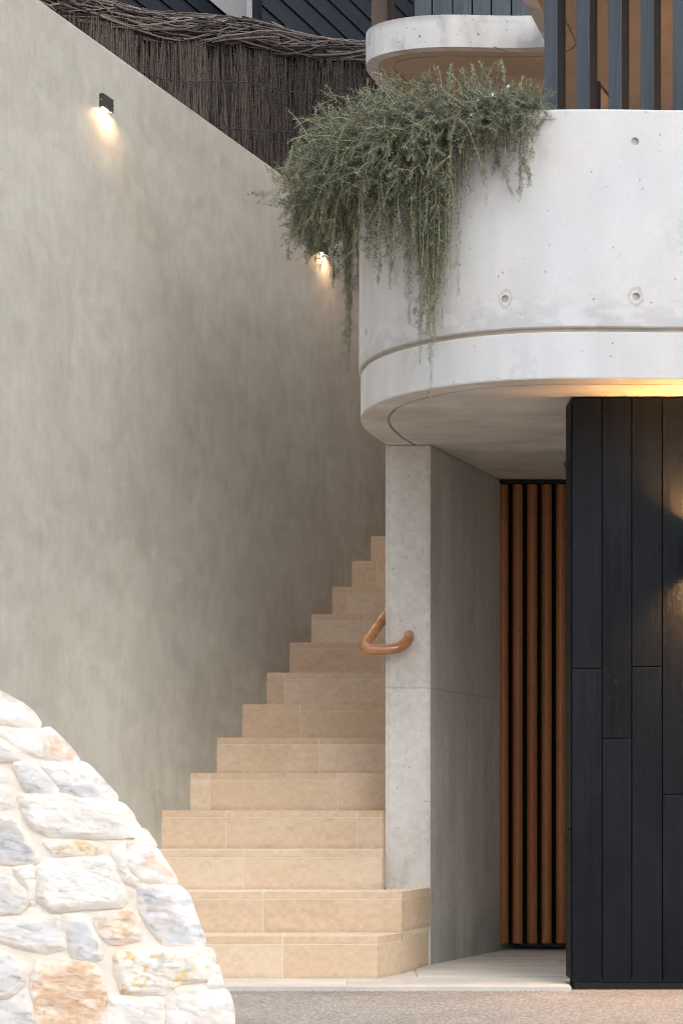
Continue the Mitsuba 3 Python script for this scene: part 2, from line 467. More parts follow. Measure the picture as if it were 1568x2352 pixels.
def stone_col(p, n, uv):
    """The rubble wall's stones; uv.x picks the kind, uv.y shifts the pattern."""
    kk = dr.floor(uv.x)
    k, s, ed = (kk + 0.5) / 6.0, uv.y * 50, uv.x - kk
    x, z = p.x + 0.3 * p.y, p.z
    a = fbm(x * 9 + s, z * 16, s, 4)
    b = fbm(x * 30 + s, z * 60, s + 3, 4)
    white = mix((0.74, 0.695, 0.63), (0.86, 0.83, 0.78), dr.clip(0.5 + (a - 0.5) * 2, 0, 1))
    grey = mix((0.58, 0.575, 0.575), (0.82, 0.81, 0.79), smoothstep(0.35, 0.62, a + (b - 0.5) * 0.3))
    pink = mix((0.74, 0.555, 0.435), (0.88, 0.83, 0.78), smoothstep(0.38, 0.62, a + (b - 0.5) * 0.5))
    orange = mix((0.70, 0.475, 0.31), (0.84, 0.71, 0.58), smoothstep(0.35, 0.68, b + (a - 0.5) * 0.4))
    flek = fbm(x * 55 + s, z * 80, s + 9, 5)
    yellow = mix((0.84, 0.79, 0.71), (0.74, 0.52, 0.24), smoothstep(0.44, 0.70, flek))
    yellow = mix(yellow, (0.50, 0.48, 0.45), 0.6 * smoothstep(0.60, 0.66, fbm(x * 35 + s + 5, z * 45, s + 2, 3)))
    dull = mix((0.60, 0.585, 0.565), (0.78, 0.765, 0.745), a)
    col = dr.select(kk < 0.5, white, dr.select(kk < 1.5, grey, dr.select(kk < 2.5, pink, dr.select(kk < 3.5, orange, dr.select(kk < 4.5, yellow, dull)))))
    col = mi.Color3f(col)
    pit = smoothstep(0.60, 0.72, fbm(x * 55 + s, z * 95, s + 4, 4))
    col = col * (1 - 0.16 * pit)
    vein = smoothstep(0.03, 0.0, dr.abs(fbm(x * 6 + s, z * 11, s + 1, 4) - 0.52)) * smoothstep(0.5, 0.62, noise(x * 9, z * 9, s))
    col = mix(col, (0.55, 0.33, 0.19), 0.28 * vein)
    smear = smoothstep(0.40, 0.24, ed + (fbm(x * 26 + s, z * 30, 7.0, 4) - 0.5) * 1.5)
    mort = mix((0.74, 0.65, 0.545), (0.84, 0.785, 0.715), fbm(p.x * 14, p.z * 14, 4.0, 4))
    col = mix(col, mort, 0.85 * smear)
    return col * (0.97 + (b - 0.5) * 0.14)


material('rubble_stone', stone_col, 0.85, lambda p, n, uv: fbm(p.x * 45 + uv.y * 50, p.z * 110, 3.0, 5), 0.005, 1e-3)
material('rubble_mortar', lambda p, n, uv: mix((0.74, 0.65, 0.545), (0.84, 0.785, 0.715), fbm(p.x * 14, p.z * 14, 4.0, 4)), 0.9, lambda p, n, uv: fbm(p.x * 90, p.z * 90, 2.0, 3), 0.003)

# ------------------------------------------------------------------ ground
prof = [(-400, -0.95), (-30, -0.95), (0, -0.86), (6.0, -0.27), (8.2, -0.058), (8.670, -0.016), (8.671, -0.09), (400, -0.09)]
xs = [-400, -6, 0, 6, 400]
gv = np.array([[x, y, z] for y, z in prof for x in xs], float)
gf = []
for i in range(len(prof) - 1):
    for j in range(len(xs) - 1):
        a = i * len(xs) + j
        gf += [[a, a + 1, a + len(xs) + 1], [a, a + len(xs) + 1, a + len(xs)]]
apron = (np.array([[0.888, 8.6699, -0.0162], [6, 8.6699, -0.0162], [6, 9.04, -0.026], [0.888, 9.04, -0.026], [0.888, 8.6699, -0.09], [0.888, 9.04, -0.09]]), np.array([[0, 1, 2], [0, 2, 3], [0, 3, 5], [0, 5, 4]]))
add('driveway', mikit.ply(merge([(gv, np.array(gf)), apron]), 'exposed_aggregate'), 'exposed aggregate driveway sloping down from the pale paving', kind='structure')

rng = np.random.default_rng(5)
scene['entry_paving'] = mikit.ply(merge([box(-1.9, 0.884, 8.706, 9.05, -0.085, -0.006), box(-1.9, 4.2, 9.051, 12.0, -0.085, -0.006)]), 'joint_mortar')
tag('entry_paving', 'pale stone paving in front of the steps and inside the recess', kind='structure')
ys = [8.702, 9.19, 9.78, 10.37, 10.96, 11.6]
for r in range(len(ys) - 1):
    cuts = [-1.9, -0.95, 0.31 if r else 0.02, 0.98 if r else 1.3, 2.2, 4.2]
    if r == 0:
        cuts = [-1.9, -0.95, 0.02, 0.8845]
    for a, b in zip(cuts[:-1], cuts[1:]):
        v, f = box(a + 0.0012, b - 0.0012, ys[r] + (0.0012 if r else 0), ys[r + 1] - 0.0012, -0.05, 0.0, 0.0012)
        add('entry_paving__paving_slab', mikit.ply((v, f), 'paving', uv=seeded(v, f, rng)))

# ------------------------------------------------------------------ the rendered wall on the left
WTOP = 3.869
o = np.array([WALL_M * 6.4 + WALL_C, 6.4])
wall = ubox(o, AX, -PERP, 10.4, 0.22, -0.5, WTOP, 0.006)
add('plastered_wall', mikit.ply(tm(*wall), 'plaster'), 'tall grey trowelled plaster wall running up beside the steps', 'wall')


def add_wall_light(n, y, zb, label):
    name = 'wall_light' if n == 0 else f'wall_light_{n:03d}'
    w, h, d = 0.098, 0.057, 0.018
    c = np.array([WALL_M * y + WALL_C, y]) + PERP * 0.0005
    shell = manifold(*ubox(c - AX * w / 2, AX, PERP, w, d, zb, zb + h, 0.0015))
    cut = manifold(*ubox(c - AX * (w / 2 - 0.006) + PERP * 0.004, AX, PERP, w - 0.012, d - 0.0075, zb - 0.02, zb + 0.012, 0.0005))
    scene[name + '__housing'] = mikit.ply(shell - cut, 'bronze_metal', smooth=25)
    m = ubox(c - AX * 0.024 + PERP * 0.0055, AX, PERP, 0.048, 0.0075, zb + 0.0075, zb + 0.0105, 0.0005)
    scene[name + '__lamp'] = {**mikit.ply(m, None), 'emitter': {'type': 'area', 'radiance': {'type': 'rgb', 'value': [310, 188, 92]}}}
    s = cyl([*(c - AX * (w / 2 + 0.0005) + PERP * 0.009), zb + 0.030], [*(-AX), 0], 0.003, 0.0015, 12)
    scene[name + '__screw'] = mikit.ply(s, 'steel', smooth=30)
    labels[name] = {'label': label, 'category': 'wall light', 'group': 'wall lights on the plaster wall'}


add_wall_light(0, 9.447, 3.602, 'lit square dark bronze wall light high on the plaster wall at upper left')
add_wall_light(1, 11.87, 3.600, 'lit wall light further along the plaster wall, mostly hidden behind hanging rosemary')

# ------------------------------------------------------------------ the steps
rng = np.random.default_rng(11)
G, RISE, Y1, YC = 0.29, 0.17, 9.111, 9.95         # going, rise, first riser, front face of the blade wall
XCL, XCR = X(885, YC), X(988, YC)                 # its two edges


def wx(y):
    return WALL_M * y + WALL_C


joints = {1: [649], 2: [603.8], 3: [558.9], 4: [518.5, 820], 5: [481.4, 775.5], 6: [731.8], 7: [689], 8: [652.7], 9: [878], 10: [836.7], 11: [799.3], 12: [866], 13: [900]}
NS = 24
st = 'stone_staircase'
for k in range(1, NS + 1):
    yf, yb = Y1 + (k - 1) * G, Y1 + k * G
    zt = k * RISE
    if k == 1:
        plan = [(wx(yf), yf), (X(868, yf), yf), (X(923, yb), yb), (wx(yb), yb)]
        xr = X(868, yf)
    elif k == 2:
        plan = [(wx(yf), yf), (X(923, yf), yf), (XCR - 0.001, YC), (XCL, YC), (XCL, yb), (wx(yb), yb)]
        xr = X(923, yf)
    elif k == 3:
        xr = X(878, yf)
        plan = [(wx(yf), yf), (xr, yf), (XCL - 0.0015, YC), (XCL, yb), (wx(yb), yb)]
    else:
        xr = XCL + WALL_M * (yf - YC) - 0.001
        plan = [(wx(yf), yf), (xr, yf), (xr + WALL_M * G, yb), (wx(yb), yb)]
    js = [X(j, yf) for j in joints.get(k, [])]
    js = [j for j in js if wx(yf) + 0.05 < j < xr - 0.05]
    cuts = [-9.0, *js, 9.0]
    P = Polygon(plan)
    t = 0.030
    # mortar core under and behind the stones
    core = P.buffer(-0.0022, join_style=2)
    under = Polygon([(wx(yf), yf), (xr, yf), (XCL + WALL_M * (yb + 1.2 - YC) if k > 2 else XCR, yb + 0.9), (wx(yb + 0.9), yb + 0.9)])
    add(st + '__mortar_core', mikit.ply(ext(core, zt - RISE - 0.02, zt - 0.003), 'joint_mortar'))
    for a, b in zip(cuts[:-1], cuts[1:]):
        strip = P.intersection(shapely.box(a + (0.002 if a > -8 else 0), yf - 1, b - (0.002 if b < 8 else 0), yb + 2))
        for g in getattr(strip, 'geoms', [strip]):
            g = g.buffer(-0.0008, join_style=2)
            if g.area < 1e-4:
                continue
            if k == 2 and len(g.exterior.coords) > 5:
                m = ext(g, zt - t, zt)
                v, f = m.vertices, m.faces
            else:
                v, f = prism(np.array(g.exterior.coords)[:-1], zt - t, zt, 0.0012)
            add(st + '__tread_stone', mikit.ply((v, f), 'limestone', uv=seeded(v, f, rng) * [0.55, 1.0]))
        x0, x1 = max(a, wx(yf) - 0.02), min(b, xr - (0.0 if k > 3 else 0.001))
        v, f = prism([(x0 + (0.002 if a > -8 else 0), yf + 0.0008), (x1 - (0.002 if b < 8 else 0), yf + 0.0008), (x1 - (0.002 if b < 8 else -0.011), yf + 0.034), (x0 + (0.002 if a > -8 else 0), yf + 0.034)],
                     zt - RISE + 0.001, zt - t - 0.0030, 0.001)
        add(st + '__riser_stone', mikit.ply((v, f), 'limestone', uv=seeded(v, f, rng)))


def side_stone(a, b, z0, z1):
    """A facing stone on the returned end of the lowest steps, from plan point a to b."""
    a, b = np.asarray(a), np.asarray(b)
    u = (b - a) / np.linalg.norm(b - a)
    n = np.array([-u[1], u[0]])
    v, f = prism([a - n * 0.0005, b - n * 0.0005, b + n * 0.025, a + n * 0.025 + u * 0.03], z0, z1, 0.0015)
    add(st + '__return_stone', mikit.ply((v, f), 'limestone', uv=seeded(v, f, rng)))


c1, c2, c3 = (X(868, Y1), Y1 + 0.003), (X(923, Y1 + G), Y1 + G), (XCR - 0.001, YC)
side_stone(c1, c2, 0.001, RISE - 0.032)
side_stone((c2[0], c2[1] + 0.001), (c3[0] + 0.0, c3[1] + 0.03), 0.001, RISE - 0.001)
side_stone((c2[0], c2[1] + 0.003), (c3[0], c3[1]), RISE + 0.001, 2 * RISE - 0.032)
side_stone((X(878, Y1 + 2 * G), Y1 + 2 * G + 0.003), (XCL - 0.0015, YC - 0.002), 2 * RISE + 0.001, 3 * RISE - 0.032)
# the foot of the returned stones is filled behind
add(st + '__mortar_core', mikit.ply(ext(Polygon([(wx(Y1 + G), Y1 + G), (c2[0] - 0.012, c2[1]), (c3[0] - 0.012, c3[1]), (wx(YC), YC)]), -0.003, RISE - 0.006), 'joint_mortar'))
labels[st] = {'label': 'honey limestone steps climbing between the plaster wall and the concrete pier', 'category': 'staircase'}

# ------------------------------------------------------------------ the house: slab, drum, blade wall, soffits
ZB, ZS0, ZS1 = 2.289, 2.462, 2.478                # slab underside, groove
edge_px = [(1338.6, 868.2), (1240.6, 868.6), (1142.6, 873.1), (1044.6, 882.9), (995.5, 889.7), (946.5, 898.6), (897.5, 910.8), (848.5, 930.4), (830.5, 953), (838, 978), (848.5, 991.7), (863.2, 1006.4), (886.7, 1020)]
pts = []
for px_, py_ in edge_px:
    d = F * (ZB - E) / (H0 - py_)
    pts.append((X(px_, d), d))
yfront = pts[0][1]
pts = [(1.35, yfront), (1.1, yfront)] + pts
end = np.array(pts[-1])
pts += [tuple(end + AX * s) for s in (0.25, 0.6)]
tck, _ = splprep(np.array(pts).T, s=0.0009, k=3)
cur = np.array(splev(np.linspace(0, 1, 110), tck)).T
cur = np.vstack([[(6.0, cur[0, 1])], cur, [cur[-1] + AX * 4.0]])
tan = np.gradient(cur, axis=0)
tan[0] = cur[1] - cur[0]
tan[-1] = AX
tan[1] = (-1, 0)
tan /= np.linalg.norm(tan, axis=1, keepdims=True)
nor = np.c_[tan[:, 1], -tan[:, 0]]
nor = np.where((nor[:, :1] * 0 + np.sum(nor * (cur - np.array([1.2, 10.2])), axis=1, keepdims=True)) > 0, nor, -nor)
outline = Polygon(np.vstack([cur, [(6.0, cur[-1, 1])]]))

ho = 'concrete_house'
ZT = Z(250, yfront - 0.006)
par = sweep(cur, nor, [(0.003, ZS1), (0.007, ZS1 + 0.004), (0.007, ZT - 0.007), (0.001, ZT), (-0.165, ZT), (-0.172, ZT - 0.007), (-0.172, ZS1)])
holes, plugs = [], []


def on_drum(px, py):
    """The point where pixel column px meets the drum, its outward normal, and z at row py."""
    best = None
    for i in range(1, len(cur) - 2):
        a, b = cur[i] + nor[i] * 0.007, cur[i + 1] + nor[i + 1] * 0.007
        fa, fb = a[0] - X(px, a[1]), b[0] - X(px, b[1])
        if fa * fb <= 0:
            t = fa / (fa - fb + 1e-12)
            q = a + (b - a) * t
            if best is None or q[1] < best[0][1]:
                best = (q, nor[i] * (1 - t) + nor[i + 1] * t)
    q, n = best
    return np.array([q[0], q[1], Z(py, q[1])]), np.array([n[0], n[1], 0]) / np.linalg.norm(n)


M = manifold(par.vertices, par.faces)
hole_list = [(1458, 323), (1460, 680), (1159, 685), (953, 713), (841, 762), (1155, 328), (960, 352)]
for px_, py_ in hole_list:
    q, n = on_drum(px_, py_)
    c = cyl(q - n * 0.014, n, 0.0145, 0.03, 28)
    M = M - manifold(c.vertices, c.faces)
    plugs.append((q, n))
HALOS += [(*plugs[3][0], 0.046), (*plugs[1][0], 0.028), (*plugs[2][0], 0.026)]
add(ho + '__parapet', mikit.ply(M, 'white_concrete', smooth=25))
material('plug_grout', lambda p, n, uv: mi.Color3f(0.46, 0.44, 0.41) * (0.8 + 0.4 * fbm(p.x * 80, p.z * 80, 1.0, 3)), 0.9)
for q, n in plugs:
    c = cyl(q - n * 0.0145, n, 0.0138, 0.0045, 24)
    add(ho + '__parapet__tie_hole_plug', mikit.ply(c, 'plug_grout', smooth=30))
slab = sweep(cur, nor, [(-0.003, ZB), (0, ZB + 0.003), (0, ZS0 - 0.004), (-0.004, ZS0), (-0.11, ZS0), (-0.11, ZB)])
add(ho + '__floor_slab', mikit.ply(slab, 'white_concrete', smooth=25))
add(ho + '__shadow_joint', mikit.ply(sweep(cur, nor, [(-0.013, ZS0 - 0.003), (-0.013, ZS1 + 0.003), (-0.1, ZS1 + 0.003), (-0.1, ZS0 - 0.003)]), 'groove_concrete', smooth=25))
lip = sweep(cur, nor, [(-0.002, ZB - 0.0015), (-0.108, ZB - 0.0015), (-0.108, ZB + 0.01), (-0.002, ZB + 0.01)])
add(ho + '__soffit_edge', mikit.ply(lip, 'soffit_concrete', smooth=25))
inner = outline.buffer(-0.121)
add(ho + '__soffit', mikit.ply(ext(inner, ZB - 0.001, ZS0 - 0.002), 'soffit_concrete', smooth=25))
add(ho + '__soffit_edge', mikit.ply(sweep(cur, nor, [(-0.1, ZB + 0.014), (-0.135, ZB + 0.014), (-0.135, ZB + 0.06), (-0.1, ZB + 0.06)]), 'groove_concrete', smooth=25))
# terrace floor and planter
add(ho + '__terrace', mikit.ply(ext(outline.buffer(-0.171), ZS0 - 0.001, ZS1 + 0.02), 'soffit_concrete'))
pl = outline.buffer(-0.173).intersection(shapely.box(-1, 8, X(1246, 8.7), 12.5))
pl = pl.difference(outline.buffer(-0.62))
add(ho + '__planter_soil', mikit.ply(ext(pl, ZS1 + 0.03, ZT - 0.06), 'soil'))

# blade wall between the steps and the recess
o = np.array([XCL, YC])
u = np.array([1.0, 0.0])
bl = prism([(XCL, YC), (XCR, YC), (XCR + WALL_M * 3.4, YC + 3.4), (XCL + WALL_M * 3.4, YC + 3.4)], -0.02, ZB - 0.002, 0.0045)
B = manifold(*bl)
nb = np.array([PERP[0], PERP[1], 0])
dents = []
for py_ in (1160, 1449, 1736, 2024):
    # pixel column 1090 on the recess face: x = XCR + WALL_M (y - YC)
    s = (1090 - 784) / F
    yy = (XCR - WALL_M * YC) / (s - WALL_M)
    q = np.array([X(1090, yy), yy, Z(py_, yy)])
    c = cyl(q - nb * 0.009, nb, 0.013, 0.03, 20)
    B = B - manifold(c.vertices, c.faces)
    dents.append(q)
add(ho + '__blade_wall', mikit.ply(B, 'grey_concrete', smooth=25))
for q in dents:
    c = cyl(q - nb * 0.0095, nb, 0.0125, 0.004, 20)
    add(ho + '__blade_wall__tie_hole_plug', mikit.ply(c, 'plug_grout', smooth=30))
# the recess' other side and back, behind the charred door
add(ho + '__recess_wall', mikit.ply(merge([box(1.32, 1.5, 8.92, 11.3, -0.02, ZB - 0.003), prism([(0.5, 11.32), (1.5, 11.32), (1.5, 11.5), (0.5, 11.5)], -0.02, ZB - 0.003), box(1.55, 6.0, 8.95, 9.2, -0.02, ZB - 0.003)]), 'grey_concrete'))

# upper slab with its rounded end
D = 11.0
ZU = Z(106.6, D)
TU = 74.0 / F * D
up_px = [(1246.7, 106.6), (1116.6, 106.6), (1012.6, 107.7), (960.6, 109.2), (908.6, 114.4), (866.9, 124.8), (848.7, 135.3), (838.3, 148.3), (843.5, 166.5), (859, 179.5), (887.8, 205.5)]
up = []
for px_, py_ in up_px:
    d = F * (ZU - E) / (H0 - py_)
    up.append((X(px_, d), d))
end = np.array(up[-1])
up += [tuple(end + AX * s) for s in (0.2, 0.5)]
tck, _ = splprep(np.array(up).T, s=0.0005, k=3)
uc = np.array(splev(np.linspace(0, 1, 90), tck)).T
ic = np.array([X(1258, D), D])                     # inner corner, where the slab steps forward
dirf = -np.array([0.27, 1.0]) / np.linalg.norm([0.27, 1.0])
fillet = [ic + np.array([-0.06, 0.0]), ic + np.array([-0.022, -0.006]), ic + dirf * 0.028 + np.array([-0.004, 0]), ic + dirf * 0.07]
near = ic + dirf * 2.6
uo = np.vstack([[(6.0, near[1])], [near], fillet[::-1], uc[1:], [uc[-1] + AX * 3.5], [(6.0, uc[-1, 1] + 3.5)]])
UP = Polygon(uo).buffer(0)
ring = UP.difference(UP.buffer(-0.062, join_style=1))
add(ho + '__upper_slab', mikit.ply(ext(UP, ZU + 0.012, ZU + TU), 'weathered_concrete', smooth=25))
add(ho + '__upper_slab__drip_lip', mikit.ply(ext(ring, ZU, ZU + 0.0125), 'weathered_concrete', smooth=25))
sof = UP.buffer(-0.063, join_style=1)
g1 = sof.difference(sof.buffer(-0.075, join_style=1))
g2 = sof.buffer(-0.085, join_style=1)
add(ho + '__upper_soffit', mikit.ply(ext(g1, ZU + 0.004, ZU + 0.0118), 'upper_soffit', smooth=25))
add(ho + '__upper_soffit', mikit.ply(ext(g2, ZU + 0.004, ZU + 0.0118), 'upper_soffit', smooth=25))
# blue-grey vertical boards standing on it
rng = np.random.default_rng(3)
bx = [950, 997 - 5, 1039, 1084, 1128, 1174, 1219, 1264, 1310]
yb_ = D + 0.40
for a, b in zip(bx[:-1], bx[1:]):
    v, f = box(X(a, yb_) + 0.0035, X(b, yb_) - 0.0035, yb_, yb_ + 0.03, ZU + TU - 0.002, ZU + TU + 1.8, 0.003)
    add(ho + '__cladding_board', mikit.ply((v, f), 'blue_timber', uv=seeded(v, f, rng)))
add(ho + '__cladding_backing', mikit.ply(box(X(950, yb_), 4.0, yb_ + 0.034, yb_ + 0.2, ZU + TU - 0.002, ZU + TU + 1.8), 'void_black'))
v, f = box(X(853, 11.9), X(889, 11.9), 11.9, 12.0, ZU + TU - 0.002, ZU + TU + 2.0, 0.004)
add(ho + '__timber_post', mikit.ply((v, f), 'old_post'))
v, f = box(X(889, 11.98), X(906, 11.98), 11.98, 12.08, ZU + TU - 0.002, ZU + TU + 2.0, 0.004)
add(ho + '__timber_post', mikit.ply((v, f), 'old_post'))
labels[ho] = {'label': 'pale off-form concrete house with a round-cornered drum parapet and curved slabs', 'category': 'house'}

# lamp on the terrace that warms the upper soffit (right of the frame)
qx, qy = 2.6, 10.6
m = trimesh.creation.cylinder(radius=0.05, height=0.10, sections=24)
m.apply_translation([qx, qy, ZS1 + 1.10])
scene['terrace_light__housing'] = mikit.ply(m, 'black_metal', smooth=30)
m = trimesh.creation.cylinder(radius=0.042, height=0.012, sections=24)
m.apply_translation([qx, qy, ZS1 + 1.157])
scene['terrace_light__lamp'] = {**mikit.ply(m, None), 'emitter': {'type': 'area', 'radiance': {'type': 'rgb', 'value': [85, 42, 14]}}}
m = trimesh.creation.cylinder(radius=0.014, height=1.03, sections=12)
m.apply_translation([qx, qy, ZS1 + 0.535])
scene['terrace_light__stem'] = mikit.ply(m, 'black_metal', smooth=30)
labels['terrace_light'] = {'label': 'upward terrace lamp on a stem behind the vertical timber fins', 'category': 'lamp'}

# ------------------------------------------------------------------ fins, balustrade
rng = np.random.default_rng(8)
yfin = 8.80
for i in range(12):
    px_ = 1249.3 + 73.7 * i
    o = np.array([X(px_, yfin), yfin])
    v, f = ubox(o, PERP, AX, 0.0535, 0.125, ZT - 0.35, ZT + 1.4, 0.0015)
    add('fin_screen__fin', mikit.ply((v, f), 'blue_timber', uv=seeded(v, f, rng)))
labels['fin_screen'] = {'label': 'blue-grey upright timber fins rising behind the drum parapet', 'category': 'screen'}

yb0 = 9.25
x0 = X(1370, yb0)
zt_ = Z(185, yb0)
o = np.array([x0, yb0])
scene['terrace_balustrade__post'] = mikit.ply(ubox(o, PERP, AX, 0.014, 0.012, ZS1 + 0.02, zt_, 0.001), 'black_metal')
scene['terrace_balustrade__rail'] = mikit.ply(ubox(o + PERP * 0.002 + AX * 0.013, AX, PERP, 1.6, 0.008, zt_ - 0.010, zt_, 0.001), 'black_metal')
gl = ubox(o + PERP * 0.006 + AX * 0.014, AX, PERP, 1.58, 0.0, ZS1 + 0.05, zt_ - 0.011, 0.0)
a, b = o + PERP * 0.006 + AX * 0.014, o + PERP * 0.006 + AX * 1.59
scene['terrace_balustrade__glass_pane'] = mikit.ply((np.array([[*a, ZS1 + 0.05], [*b, ZS1 + 0.05], [*b, zt_ - 0.011], [*a, zt_ - 0.011]]), np.array([[0, 1, 2], [0, 2, 3]])), 'glass_pane')
labels['terrace_balustrade'] = {'label': 'glass balustrade with a thin black post seen between two fins', 'category': 'balustrade'}

# ------------------------------------------------------------------ gate of round poles
rng = np.random.default_rng(21)
yp = 11.0
for i in range(7):
    r = 0.0250
    x = X(1155.3 + 33.2 * i, yp)
    th = np.linspace(0, 2 * np.pi, 29)[:-1]
    ringp = lambda rr, z: np.c_[x + rr * np.cos(th), yp + rr * np.sin(th), np.full(28, z)]
    v = np.vstack([ringp(r - 0.003, 0.035), ringp(r, 0.038), ringp(r, 2.262), ringp(r - 0.003, 2.265)])
    f = []
    for a in range(3):
        for j in range(28):
            p0, p1 = a * 28 + j, a * 28 + (j + 1) % 28
            f += [[p0, p1, p1 + 28], [p0, p1 + 28, p0 + 28]]
    f += [[0, j + 1, j] for j in range(1, 27)] + [[84, 84 + j, 84 + j + 1] for j in range(1, 27)]
    add('pole_gate__pole', mikit.ply((v, np.array(f)), 'pole_timber', smooth=True, uv=seeded(v, f, rng)))
scene['pole_gate__backing_panel'] = mikit.ply(box(X(1141, yp), 1.31, yp + 0.075, yp + 0.105, 0.03, 2.272), 'void_black')
scene['pole_gate__head'] = mikit.ply(box(X(1144, yp), 1.31, yp - 0.03, yp + 0.03, 2.268, ZB - 0.004), 'black_metal')
scene['pole_gate__jamb'] = mikit.ply(box(X(1140, yp + 0.01), X(1143.5, yp + 0.01), yp - 0.02, yp + 0.04, 0.001, ZB - 0.004), 'black_metal')
labels['pole_gate'] = {'label': 'entrance gate of upright round red-brown timber poles inside the recess', 'category': 'gate'}

# ------------------------------------------------------------------ charred timber door
rng = np.random.default_rng(31)
yd = 8.795
cd = 'charred_door'
zt0 = ZB - 0.006
zb0 = Z(2256, yd)
scene[cd + '__core'] = mikit.ply(box(X(1311.5, yd) + 0.004, 4.5, yd + 0.012, yd + 0.205, zb0 + 0.01, zt0 - 0.01), 'void_black')
scene[cd + '__plinth'] = mikit.ply(box(X(1318, yd), 4.45, yd + 0.004, yd + 0.16, -0.0235, zb0 + 0.012), 'void_black')
bxs = [1312, 1382, 1450, 1520.5, 1590, 1659, 1728, 1797, 1866, 1935]
cut = {0: 1535, 1: 1696, 2: 1531, 3: 1825, 4: 1400, 5: 1640}
for i, (a, b) in enumerate(zip(bxs[:-1], bxs[1:])):
    zs = [zb0 - (i > 0) * 0.004, *( [Z(cut[i], yd)] if i in cut else []), zt0]
    for z0, z1 in zip(zs[:-1], zs[1:]):
        v, f = box(X(a, yd) + 0.0028, X(b, yd) - 0.0028, yd, yd + 0.02, z0 + 0.0008, z1 - 0.0008, 0.0022)
        add(cd + '__board', mikit.ply((v, f), 'charred_timber', uv=seeded(v, f, rng)))
for z0, z1 in ((Z(2249, yd), Z(1905, yd)), (Z(1905, yd), zt0 - 0.004)):
    v, f = box(X(1299.5, yd + 0.2), X(1311.5, yd) - 0.001, yd + 0.002, yd + 0.20, z0 + 0.0008, z1 - 0.0008, 0.002)
    add(cd + '__edge_board', mikit.ply((v, f), 'charred_timber', uv=seeded(v, f, rng)))
scene[cd + '__latch'] = mikit.ply(box(X(1297.5, yd + 0.1) - 0.003, X(1301, yd + 0.1) + 0.004, yd + 0.09, yd + 0.115, Z(1062, yd), Z(1051, yd), 0.002), 'black_metal')
labels[cd] = {'label': 'large door of charred black upright boards under the slab at right', 'category': 'door'}

# up and down light on it, at the frame's right edge
lx, lz = X(1601, yd), Z(1262, yd)
ly = yd - 0.055
lr, lh = 0.036, 0.17
m = m3.Manifold.cylinder(lh, lr, lr, 32, True)
for s in (-1, 1):
    m = m - m3.Manifold.cylinder(0.05, lr - 0.004, lr - 0.004, 32, True).translate([0, 0, s * (lh / 2 - 0.012)])
m = m.translate([lx, ly, lz])
scene['door_light__housing'] = mikit.ply(m, 'black_metal', smooth=30)
scene['door_light__bracket'] = mikit.ply(box(lx - 0.02, lx + 0.02, ly + lr - 0.004, yd - 0.0005, lz - 0.03, lz + 0.03), 'black_metal')
for s in (-1, 1):
    c = trimesh.creation.cylinder(radius=0.026, height=0.004, sections=24)
    c.apply_translation([lx, ly, lz + s * (lh / 2 - 0.034)])
    add('door_light__lamp', {**mikit.ply(c, None), 'emitter': {'type': 'area', 'radiance': {'type': 'rgb', 'value': [330, 158, 46] if s > 0 else [290, 140, 42]}}})
labels['door_light'] = {'label': 'black up-and-down cylinder light on the charred door at the right edge', 'category': 'wall light'}

# ------------------------------------------------------------------ handrail
yr = YC - 0.085
h0 = np.array([X(939, YC), YC + 0.004, Z(1459, YC)])
ctrl = np.array([h0 + [0.002, 0.03, 0.006], h0, h0 + [-0.006, -0.045, -0.024], [X(922, yr), yr + 0.012, Z(1483, yr)], [X(905, yr), yr, Z(1490, yr)], [X(880, yr), yr, Z(1491.5, yr)],
                 [X(853, yr), yr, Z(1492, yr)]])
t = np.linspace(0, 1, 40)
tck, _ = splprep(ctrl.T, s=0, k=3)
pa = np.array(splev(t, tck)).T
q1 = np.array([X(832, yr), yr + 0.012, Z(1487, yr)])
up_dir = np.array([WALL_M, 1.0, RISE / G])
c0 = q1 + up_dir * 0.035
mid = [(1 - s) ** 2 * pa[-1] + 2 * s * (1 - s) * (q1 + np.array([-0.004, -0.006, -0.004])) + s * s * c0 for s in np.linspace(0.06, 1, 16)]
rest = [c0 + up_dir * s for s in np.linspace(0.03, 4.2, 40)]
path = np.vstack([pa, mid, rest])
dl = np.r_[0, np.cumsum(np.linalg.norm(np.diff(path, axis=0), axis=1))]
even = np.stack([np.interp(np.arange(0, dl[-1], 0.004), dl, path[:, i]) for i in range(3)], -1)
from scipy.ndimage import gaussian_filter1d
even = gaussian_filter1d(even, 3.0, axis=0, mode='nearest')
even = even[::2]
v, f = tube1(even, 0.0238, 28)
scene['handrail__rail'] = mikit.ply((v, f), 'rail_timber', smooth=True)
for s in (0.26, 1.5, 2.8):
    p = c0 + up_dir * s
    w = np.array([p[0] + 0.07, p[1] + 0.0, p[2] - 0.055])
    bp = np.array([p + [0, 0, -0.02], p + [0.012, 0, -0.04], p + [0.035, 0, -0.053], w])
    add('handrail__bracket', mikit.ply(tube1(bp, 0.007, 12), 'steel', smooth=True))
labels['handrail'] = {'label': 'polished round timber handrail bent back into the concrete pier', 'category': 'handrail'}

# ------------------------------------------------------------------ rosemary
rng = np.random.default_rng(77)
ocur = cur + nor * 0.009
OUT = Polygon(np.vstack([ocur, [(6.0, cur[-1, 1])]]))
seg = np.r_[0, np.cumsum(np.linalg.norm(np.diff(ocur, axis=0), axis=1))]
from scipy.spatial import cKDTree
fine_s = np.linspace(seg[1], seg[-2] + 0.9, 3000)
fx = np.c_[np.interp(fine_s, seg, ocur[:, 0]), np.interp(fine_s, seg, ocur[:, 1])]
fn = np.c_[np.interp(fine_s, seg, nor[:, 0]), np.interp(fine_s, seg, nor[:, 1])]
fn /= np.linalg.norm(fn, axis=1, keepdims=True)
ktree = cKDTree(fx)


